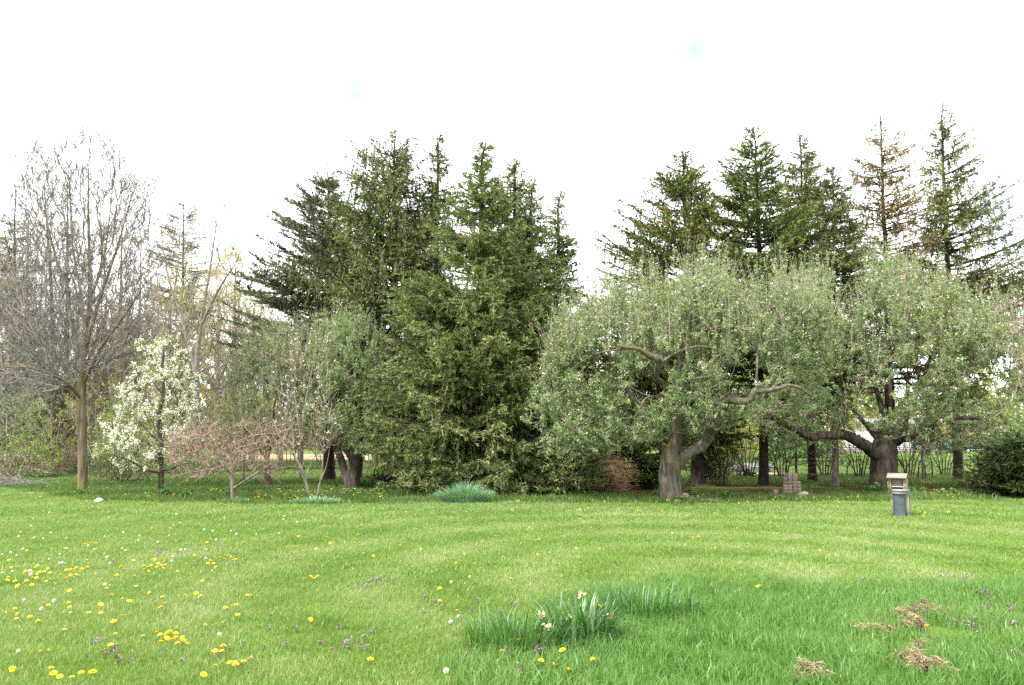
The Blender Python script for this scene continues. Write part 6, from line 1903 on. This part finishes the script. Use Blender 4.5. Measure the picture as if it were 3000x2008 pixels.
# ------------------------------------------------------------------ daffodil clumps in the foreground
M['daff_leaf'] = leafmat('daff_leaf', [(0.0, (0.026, 0.095, 0.020)), (0.6, (0.055, 0.150, 0.030)), (1.0, (0.10, 0.21, 0.055))], 0.32, 0.035)
M['daff_leaf_grey'] = leafmat('daff_leaf_grey', [(0.0, (0.055, 0.125, 0.05)), (1.0, (0.13, 0.21, 0.105))], 0.3, 0.03)
M['withered'] = leafmat('withered', [(0.0, (0.42, 0.27, 0.13)), (0.6, (0.62, 0.47, 0.30)), (1.0, (0.78, 0.68, 0.54))], 0.3, 0.02, (1, 1, 1))


def strap_leaf(seed, L, w, bend):
    rg = np.random.default_rng(seed)
    s = np.linspace(0, 1, 8)
    x = bend * L * s ** 2.2
    z = L * (s - 0.35 * abs(bend) * s ** 3)
    hw = w / 2 * np.array([0.8, 1, 1, 1, 0.95, 0.8, 0.5, 0.06])
    V = np.stack([np.stack([x, -hw, z], 1), np.stack([x + 0.15 * w, 0 * hw, z], 1), np.stack([x, hw, z], 1)], 1).reshape(-1, 3)
    i = np.arange(24).reshape(8, 3)
    Q = np.concatenate([np.stack([i[:-1, k], i[:-1, k + 1], i[1:, k + 1], i[1:, k]], -1) for k in (0, 1)])
    return V, Q


def daffodils(label, px, py, w, d, n, h, seed, mats, width=0.013, flowers=()):
    rg = np.random.default_rng(seed)
    b = gnd(px, py)
    r = thing('daffodil_clump', label, 'daffodils', b, None)
    var = []
    for k in range(10):
        V, Q = strap_leaf(k, 1.0, width / h, [0.1, 0.25, 0.4, 0.6, 0.8, 0.15, 0.35, 0.5, 1.0, 0.2][k])
        var.append(mesh_data('leaf', V, [Q], M[mats[k % len(mats)]], np.full(len(V), rg.uniform(0.1, 0.95))))
    for k in range(n):
        a, q = rg.uniform(0, 2 * PI), math.sqrt(rg.uniform(0, 1))
        o = link('leaf', var[rg.integers(0, 10)], r)
        o.location = (q * math.cos(a) * w / 2, q * math.sin(a) * d / 2, -0.01)
        L = h * rg.uniform(0.6, 1.2)
        o.scale = (L, L * rg.uniform(0.8, 1.3), L)
        o.rotation_euler = (rg.normal(0, 0.12), rg.normal(0.1 * q, 0.1), a + rg.normal(0, 0.7))
    for k, (fx, fy) in enumerate(flowers):
        top = at(fx, fy, b[1] + rg.uniform(-0.1, 0.05))
        V, Q = tubes(np.array([[[top[0] + rg.normal(0, 0.03), top[1] + 0.02, 0], [top[0], top[1] + 0.01, top[2] * 0.6], top]]), np.array([[0.004, 0.004, 0.0035]]), 6)
        st = part('stem', V, [Q], M['daff_leaf'], r, np.full(len(V), 0.4))
        m = 16
        dd = norm(rg.normal(0, 1, (m, 3)) * [1, 1, 0.7] + [0, -0.5, -0.25])
        V, Q = leaf_quads(np.repeat(top[None], m, 0) + rg.normal(0, 0.007, (m, 3)), dd, rg.uniform(0.025, 0.045, m), 0.022, rg, 0.5)
        part('withered_bloom', V, [Q], M['withered'], st, np.repeat(rg.uniform(0.2, 1, m), 4))
    return r


daffodils('middle clump of broad grey-green daffodil leaves with withered blooms', 1700, 1880, 0.56, 0.42, 190, 0.37, 601, ('daff_leaf_grey', 'daff_leaf', 'daff_leaf'), 0.017, ((1703, 1742), (1668, 1812), (1787, 1802)))
daffodils('daffodil leaf clump nearest the dandelions, with one withered bloom standing up', 1500, 1905, 0.78, 0.5, 280, 0.33, 602, ('daff_leaf',), 0.010, ((1586, 1800), (1605, 1832)))
daffodils('farther daffodil clump without any flowers, leaning out over the mown lawn', 1880, 1815, 1.0, 0.55, 290, 0.36, 603, ('daff_leaf', 'daff_leaf', 'daff_leaf'), 0.0095)

# ------------------------------------------------------------------ dandelions
M['stalk'] = leafmat('stalk', [(0, (0.16, 0.17, 0.06)), (1, (0.25, 0.20, 0.12))], 0.1, 0.03)
M['seed_fluff'] = leafmat('seed_fluff', [(0, (0.55, 0.52, 0.48)), (1, (0.80, 0.79, 0.77))], 0.4, 0.0, (1, 1, 1))


def dandelion_head(seed):
    rg = np.random.default_rng(seed)
    V, F, T, nn = [], [], [], 0
    for ring, (n, L, el) in enumerate(((20, 0.024, 0.12), (16, 0.019, 0.45), (12, 0.013, 0.9))):
        a = np.arange(n) * 2 * PI / n + rg.uniform(0, 1, n) * 0.2
        d = np.stack([np.cos(a) * math.cos(el), np.sin(a) * math.cos(el), np.full(n, math.sin(el))], 1)
        s = np.stack([-np.sin(a), np.cos(a), 0 * a], 1) * 0.0045
        o = np.array([0, 0, 0.002 * ring])
        V.append(np.stack([o + s * 0.6 + d * 0.002, o - s * 0.6 + d * 0.002, o + d * L - s, o + d * (L * 1.06), o + d * L + s], 1).reshape(-1, 3))
        F.append(np.arange(n * 5).reshape(n, 5) + nn)
        T.append(np.full(n * 5, 0.45 + 0.2 * ring) + np.repeat(rg.normal(0, 0.1, n), 5))
        nn += n * 5
    # green cup
    return np.concatenate(V), [np.concatenate(F)], np.clip(np.concatenate(T), 0, 1)


hv, hf, ht = dandelion_head(1)
HEAD = mesh_data('flower_head', hv, hf, M['yellow_petal'], ht)
sv, sq = tubes(np.array([[[0, 0, -1.0], [0.02, 0, -0.5], [0, 0, 0]]]), np.array([[0.0022, 0.002, 0.0022]]), 5)
STEM = mesh_data('stem', sv, [sq], M['stalk'], np.full(len(sv), 0.3))


def fluff_ball():
    rg = np.random.default_rng(4)
    n = 110
    i = np.arange(n) + 0.5
    ph, th = np.arccos(1 - 2 * i / n), PI * (1 + 5 ** 0.5) * i
    d = np.stack([np.cos(th) * np.sin(ph), np.sin(th) * np.sin(ph), np.cos(ph)], 1)
    s = perp(d, rg) * 0.0045
    V = np.stack([d * 0.004, d * 0.020 + s, d * 0.021 - s], 1).reshape(-1, 3)
    return mesh_data('seed_head', V, [np.arange(3 * n).reshape(n, 3)], M['seed_fluff'], np.repeat(rg.uniform(0, 1, n), 3))


FLUFF = fluff_ball()
rg = np.random.default_rng(71)
DZ = [  # read off the lower left of the photo, in its enlargement (x .324 px, from row 1500)
    (20, 525), (75, 590), (65, 620), (135, 628), (160, 665), (150, 683), (288, 663), (230, 535), (215, 560), (285, 545), (330, 570), (350, 550), (395, 545), (450, 552), (340, 485), (320, 500), (430, 515), (295, 595), (330, 598), (240, 622),
    (450, 610), (418, 628), (490, 645), (595, 600), (545, 568), (635, 572), (690, 570), (600, 527), (650, 492), (680, 510), (740, 517), (668, 542), (720, 545), (790, 500), (800, 468), (785, 435), (640, 518), (690, 500), (145, 500), (100, 503),
    (770, 290), (865, 280), (810, 287), (600, 332), (240, 353), (855, 338), (85, 437), (1095, 495), (1140, 517), (1055, 573), (1155, 580), (1218, 580), (995, 668), (965, 692), (1010, 748), (1230, 673), (1110, 788), (1350, 732), (1170, 808), (630, 712),
    (1300, 490), (1330, 503), (1365, 487), (1420, 500), (1460, 483), (1495, 478), (1430, 467), (1475, 510), (1300, 520), (1345, 540), (1605, 540), (1690, 470), (1755, 395), (1880, 465), (1930, 468), (1900, 443), (1990, 408), (2070, 397), (2085, 405), (2105, 435), (2135, 432), (1950, 500), (1915, 532),
    (1830, 625), (1670, 753), (1775, 738), (1808, 767), (1465, 770), (1485, 833), (1440, 872), (1460, 860), (910, 838), (910, 912), (805, 915), (620, 823), (628, 862), (398, 828), (437, 843), (572, 912), (637, 914), (158, 925), (150, 967), (270, 950), (345, 988), (45, 915), (135, 878), (1108, 938), (585, 1065), (1028, 992),
    (1045, 1105), (1000, 1205), (1297, 1125), (1415, 1090), (1445, 1112), (1535, 1082), (1510, 1100), (1590, 1100), (1590, 1133), (1510, 1145), (1568, 1155), (1648, 1133), (1652, 1163), (1605, 1190), (1692, 1190), (1455, 1178), (1945, 1252), (2018, 1215), (1945, 1390), (2075, 1363), (2125, 1362), (2130, 1380), (1842, 1473),
    (367, 1265), (440, 1257), (110, 1418), (108, 1440), (463, 1412), (485, 1460), (540, 1490), (650, 1495), (735, 1455), (838, 1448), (2040, 867), (2135, 843), (2150, 933), (1855, 1025), (2010, 1005), (1870, 277), (1908, 250), (1995, 205), (2035, 252), (1555, 287), (1535, 148), (1630, 98), (1345, 173), (1370, 148), (1985, 122),
    (185, 182), (265, 240), (300, 238), (1135, 348), (1210, 440), (1375, 432), (1400, 430), (1490, 428)]
D = [(x * 0.324, 1500 + y * 0.324) for x, y in DZ]
D += [(1470, 1908), (1518, 1876), (1585, 1936), (1621, 1947), (1647, 1906), (1666, 1964), (1736, 1932), (1745, 1771), (1756, 1777), (1778, 1770), (1497, 1695), (1288, 1724), (1288, 1762), (1338, 1790), (1336, 1650), (1085, 1932), (910, 1815), (752, 1748), (735, 1745), (724, 1745), (650, 1908), (630, 1908), (690, 1940), (715, 1938), (735, 1928), (910, 1690), (920, 1695), (930, 1690),
      (2685, 1808), (2714, 1836), (2362, 1552), (2368, 1550), (2265, 1563), (2280, 1563), (2402, 1613), (2224, 1719), (2218, 1719), (2095, 1606), (2085, 1607), (2045, 1573), (2030, 1575), (2160, 1548), (1757, 1608), (1690, 1607), (1580, 1580), (1575, 1625), (1452, 1571), (1412, 1588), (2452, 1510), (2458, 1517), (2470, 1511), (2696, 1501), (2710, 1502), (2778, 1500), (2165, 1475), (2180, 1475), (2190, 1470), (2205, 1472), (2135, 1468), (2100, 1462), (2075, 1447), (2060, 1450), (2045, 1455)]
for _ in range(64):                                        # below the left-hand apples
    D.append((rg.uniform(740, 1130), rg.uniform(1432, 1462)))
for _ in range(26):
    D.append((rg.uniform(2200, 2580), rg.uniform(1455, 1474)))
for _ in range(10):
    D.append((rg.uniform(2690, 2830), rg.uniform(1432, 1458)))
for _ in range(16):
    D.append((rg.uniform(60, 640), rg.uniform(1420, 1462)))
for _ in range(16):
    D.append((rg.uniform(1500, 1950), rg.uniform(1455, 1500)))
for _ in range(30):
    D.append((rg.uniform(560, 1250), rg.uniform(1500, 1640)))
D.sort(key=lambda p: -p[1])
print('dandelions', len(D))


def zone(prefix):
    """says where on the lawn a small flower grows, by what stands near it"""
    def f(px, py):
        for x0, y0, x1, y1, where in (
                (465, 1845, 560, 1895, 'in the tight yellow cluster at the front of the mown lawn'), (600, 1895, 760, 1950, 'in the short row in front of the tight yellow cluster'),
                (1440, 1850, 1760, 1990, 'in front of the daffodil clumps'), (1730, 1755, 1790, 1790, 'among the middle daffodil leaves'), (1560, 1750, 1800, 1850, 'beside the withered daffodils'),
                (2600, 1780, 2740, 1860, 'between the dry grass clumps'), (2680, 1490, 2800, 1512, 'in the grass just past the feeder pipe'), (2430, 1500, 2490, 1525, 'on the near side of the feeder, alone on the mown lawn'),
                (2010, 1440, 2240, 1482, 'by the slabs and stones at the old apple'), (2240, 1440, 2620, 1482, 'along the shaded edge by the brick stack'), (2620, 1425, 2900, 1465, 'along the shaded edge between feeder and yew'),
                (730, 1425, 1140, 1466, 'under the two left-hand apple trees'), (0, 1410, 730, 1466, 'around the feet of maple, pear and peach'), (1480, 1450, 2010, 1505, 'below the young spruces and the old apple'),
                (0, 1650, 260, 1710, 'in the dense yellow drift at the outer edge of the lawn'), (0, 1710, 130, 2010, 'on the outermost front corner of the lawn'), (130, 1710, 465, 2010, 'on the open front lawn outside the tight yellow cluster'),
                (260, 1600, 480, 1710, 'in the loose drift straight before the pear'), (480, 1560, 760, 1720, 'in the loose drift straight before the peach'), (0, 1480, 560, 1660, 'far out on the lawn before the maple'), (560, 1466, 1260, 1660, 'far out on the lawn before the left-hand apples'),
                (1260, 1505, 1900, 1660, 'in the middle of the mown lawn before the full spruce'), (1900, 1500, 2600, 1660, 'on the mown curves before the brick stack'), (2600, 1500, 3000, 1700, 'on the lawn around and beyond the feeder'),
                (760, 1660, 1250, 2010, 'on the lawn short of the daffodil clumps'), (1250, 1660, 1560, 1850, 'just behind the nearest daffodil clump'), (560, 1720, 760, 1895, 'on the bare stretch behind the short front row'), (2100, 1690, 2700, 1760, 'along the edge of the unmown grass'), (2700, 1690, 3000, 2010, 'in the corner beyond the dry grass clumps'), (1250, 1850, 1460, 2010, 'in the longer grass at the foot of the nearest daffodils')):
            if x0 <= px < x1 and y0 <= py < y1:
                return prefix + ' ' + where
        return prefix + ' standing apart on the lawn'
    return f


def plant_flowers(name, label, cat, group, pts, head, head_name, hgt, scale, seed, split_py, joined_mat=None):
    rg = np.random.default_rng(seed)
    for i, (px, py) in enumerate(pts):
        g = gnd(px, py)
        h = rg.uniform(*hgt)
        if g[1] > edge_y(g[0]):
            h += 0.08
        elif g[1] < long_y(g[0]):
            h += 0.05
        g = at(px, py, g[1] * (1 - h / CAMZ))              # the head is what was seen at the pixel
        s = rg.uniform(*scale)
        r = thing(name, label(px, py), cat, (g[0], g[1], 0), group)
        hd = link(head_name, head, r, (0, 0, g[2]))
        hd.scale = (s, s, s)
        hd.rotation_euler = (rg.normal(0.15, 0.2), rg.normal(0, 0.2), rg.uniform(0, 6))
        if py > split_py:
            st = link('stem', STEM, r, (0, 0, g[2]))
            st.scale = (1, 1, g[2] + 0.01)


plant_flowers('dandelion', zone('yellow dandelion'), 'dandelion', 'yellow dandelions in the lawn', D[:298], HEAD, 'flower_head', (0.045, 0.085), (0.62, 1.05), 81, 1640)
rest = D[298:]
if rest:
    B = MB()
    for px, py in rest:
        g = gnd(px, py)
        g = at(px, py, g[1] * 0.9)
        B.add(hv * 1.1 + g, *hf, tint=ht)
    tag(B.build('far_dandelions', M['yellow_petal']), 'yellow dandelions too small to tell apart at the lawn edge', kind='stuff')
S = [(x * 0.324, 1500 + y * 0.324) for x, y in (
    (1567, 122), (1845, 160), (1925, 173), (1955, 250), (1427, 273), (1560, 402), (1555, 445), (1637, 343), (1677, 340), (1860, 420), (968, 410), (995, 463), (540, 383), (797, 307), (445, 427), (272, 533), (113, 537), (22, 547), (278, 568), (487, 803), (215, 795), (165, 1257), (283, 128), (300, 55), (445, 5), (170, 222), (945, 222), (1263, 213), (1105, 330), (460, 187), (1530, 213), (1595, 22), (950, 655), (1865, 340), (540, 463), (563, 458), (95, 365), (150, 393), (2090, 172), (2138, 200), (1115, 187), (1250, 258), (205, 335), (1980, 1105), (375, 875), (312, 228), (390, 240), (600, 240), (20, 383))]
S += [(1322, 1705), (1343, 1806), (1307, 1965), (1320, 1822), (1376, 1690), (1550, 1545), (1970, 1562), (830, 1522), (870, 1530), (1000, 1520), (1190, 1500), (1500, 1495), (1700, 1520)]
plant_flowers('dandelion_clock', zone('white dandelion seed head'), 'dandelion', 'white dandelion seed heads in the lawn', sorted(S, key=lambda p: -p[1]), FLUFF, 'seed_head', (0.10, 0.17), (0.55, 0.9), 82, 1500)

# purple dead-nettle
M['nettle_purple'] = leafmat('nettle_purple', [(0.0, (0.06, 0.075, 0.03)), (0.35, (0.10, 0.05, 0.045)), (0.7, (0.14, 0.065, 0.075)), (0.8, (0.24, 0.15, 0.28)), (1.0, (0.36, 0.26, 0.44))], 0.3, 0.03, (1, 1, 1))


def dead_nettle(seed):
    rg = np.random.default_rng(seed)
    n = 34
    z = rg.uniform(0.02, 0.10, n)
    a = rg.uniform(0, 2 * PI, n)
    p = np.stack([rg.normal(0, 0.018, n), rg.normal(0, 0.018, n), z], 1)
    d = np.stack([np.cos(a), np.sin(a), rg.uniform(-0.4, 0.5, n)], 1)
    V, Q = leaf_quads(p, d, rg.uniform(0.014, 0.026, n), 0.015, rg, 0.2)
    t = np.clip((z - 0.02) / 0.08 * 0.72 + rg.normal(0, 0.06, n), 0, 0.72)
    fl = rg.uniform(0, 1, n) < 0.25
    t[fl] = rg.uniform(0.82, 1, fl.sum())
    return mesh_data('dead_nettle', V, [Q], M['nettle_purple'], np.repeat(t, 4))


DN = [dead_nettle(i) for i in range(4)]
NP = []
for cx_, cy_, sx, sy, n in ((1110, 1712, 26, 9, 16), (1085, 1735, 22, 7, 8), (930, 1660, 60, 10, 12), (690, 1640, 50, 14, 16), (600, 1610, 50, 12, 14), (470, 1640, 40, 8, 8), (1370, 1780, 130, 16, 22), (1030, 1895, 40, 18, 10), (900, 1880, 80, 30, 14), (330, 1930, 40, 16, 14), (620, 1950, 60, 20, 10), (1420, 1910, 40, 22, 8),
                            (2890, 1765, 12, 8, 10), (2885, 1850, 30, 10, 10), (2810, 1700, 40, 8, 10), (2960, 1790, 30, 10, 8), (2380, 1727, 6, 3, 3), (2600, 1730, 90, 8, 12), (2960, 1920, 40, 18, 8), (2690, 1516, 22, 5, 7), (1860, 1610, 80, 30, 6), (1200, 1560, 120, 20, 10), (1500, 1960, 60, 20, 6)):
    for _ in range(int(n * 0.75)):
        NP.append((cx_ + rg.normal(0, sx * 1.3), cy_ + rg.normal(0, sy * 1.3)))
for i, (px, py) in enumerate(NP):
    if not (0 < px < 3000 and py < 2000):
        continue
    g = gnd(px, py)
    o = link('dead_nettle', DN[i % 4], None, (g[0], g[1], 0.0))
    s = rg.uniform(0.45, 0.85)
    o.scale = (s, s, s * (1.5 if g[1] < long_y(g[0]) else 1))
    o.rotation_euler = (0, 0, rg.uniform(0, 6))
    tag(o, zone('purple dead-nettle')(px, py), 'weed', 'purple dead-nettles in the lawn')

# ------------------------------------------------------------------ dry grass thatch and the hole at the lower right
M['thatch'] = leafmat('thatch', [(0.0, (0.13, 0.095, 0.052)), (0.6, (0.25, 0.19, 0.115)), (1.0, (0.38, 0.31, 0.21))], 0.2, 0.02, (1, 1, 1))


def thatch(label, px, py, w, d, h, n, seed):
    rg = np.random.default_rng(seed)
    b = gnd(px, py)
    a = rg.uniform(0, 2 * PI, n)
    q = np.sqrt(rg.uniform(0, 1, n))
    p = np.stack([q * np.cos(a) * w / 2, q * np.sin(a) * d / 2, h * (1 - q ** 2) * rg.uniform(0.35, 1, n) + 0.03], 1)
    sub = rg.normal(0, 0.45, (5, 2)) * [w / 2, d / 2]             # a few uneven tussocks
    k = rg.integers(0, 5, n)
    p[:, :2] = p[:, :2] * 0.45 + sub[k]
    p[:, 2] = p[:, 2] * rg.uniform(0.3, 1.2, 5)[k] + rg.uniform(0.0, 0.045, 5)[k]
    th = rg.uniform(0, 2 * PI, n)
    dd = np.stack([np.cos(th), np.sin(th), rg.normal(-0.1, 0.25, n)], 1)
    L = rg.uniform(0.04, 0.12, n)[:, None]
    p0, p2 = p - dd * L / 2, p + dd * L / 2 - [0, 0, 0.25] * L * q[:, None]
    P = np.stack([p0, p + [0, 0, 0.012], p2], 1)
    P[..., 2] = np.maximum(P[..., 2], 0.006)
    V, Q = strips(P, np.tile([0.0016, 0.0018, 0.001], (n, 1)), rg)
    o = part('dry_grass_clump', V, [Q], M['thatch'], None, np.repeat(rg.uniform(0, 1, n), 6))
    o.location = tuple(b)
    return tag(o, label, 'dry grass')


thatch('dry grass clump farthest back, right of the dark hole', 2735, 1806, 0.32, 0.2, 0.07, 700, 701)
thatch('dry grass wisp lying over the back rim of the dark hole', 2660, 1815, 0.22, 0.14, 0.09, 500, 702)
thatch('dry grass torn up at the spruce-ward end of the dark hole', 2590, 1868, 0.24, 0.16, 0.06, 600, 703)
thatch('dry grass along the front lip of the dark hole', 2680, 1850, 0.2, 0.1, 0.08, 400, 704)
thatch('pale bleached straw patch in front of the dark hole', 2685, 1918, 0.22, 0.14, 0.04, 500, 705)
thatch('largest round dry grass heap near the bottom corner', 2725, 1985, 0.24, 0.17, 0.08, 700, 706)
thatch('dry grass heap cut by the lower picture edge', 2388, 1998, 0.28, 0.16, 0.07, 600, 707)
thatch('few dry stalks between the bleached straw and the round heap', 2670, 1955, 0.16, 0.12, 0.05, 200, 708)
hp = gnd(2660, 1845)
a = np.arange(20) * 2 * PI / 20
rr = 0.14 * (1 + 0.2 * np.random.default_rng(2).normal(0, 1, 20))
hv_ = np.vstack([np.c_[rr * 1.2 * np.cos(a), rr * 0.8 * np.sin(a), np.full(20, 0.004)], np.c_[rr * np.cos(a), rr * 0.65 * np.sin(a), np.full(20, 0.030)], np.c_[rr * 0.8 * np.cos(a), rr * 0.5 * np.sin(a), np.full(20, 0.012)], [[0, 0, 0.006]]])
i = np.arange(20); j = (i + 1) % 20
ho = part('soil_patch', hv_, [np.concatenate([np.stack([i + k, j + k, j + k + 20, i + k + 20], 1) for k in (0, 20)]), np.stack([i + 40, j + 40, np.full(20, 60)], 1)], plainmat('dark_soil', (0.012, 0.009, 0.006), (0.03, 0.022, 0.014), 30, 1.0, 0.8))
ho.location = tuple(hp)
tag(ho, 'dark hollow of bare soil between the torn dry grass clumps', 'soil hollow')
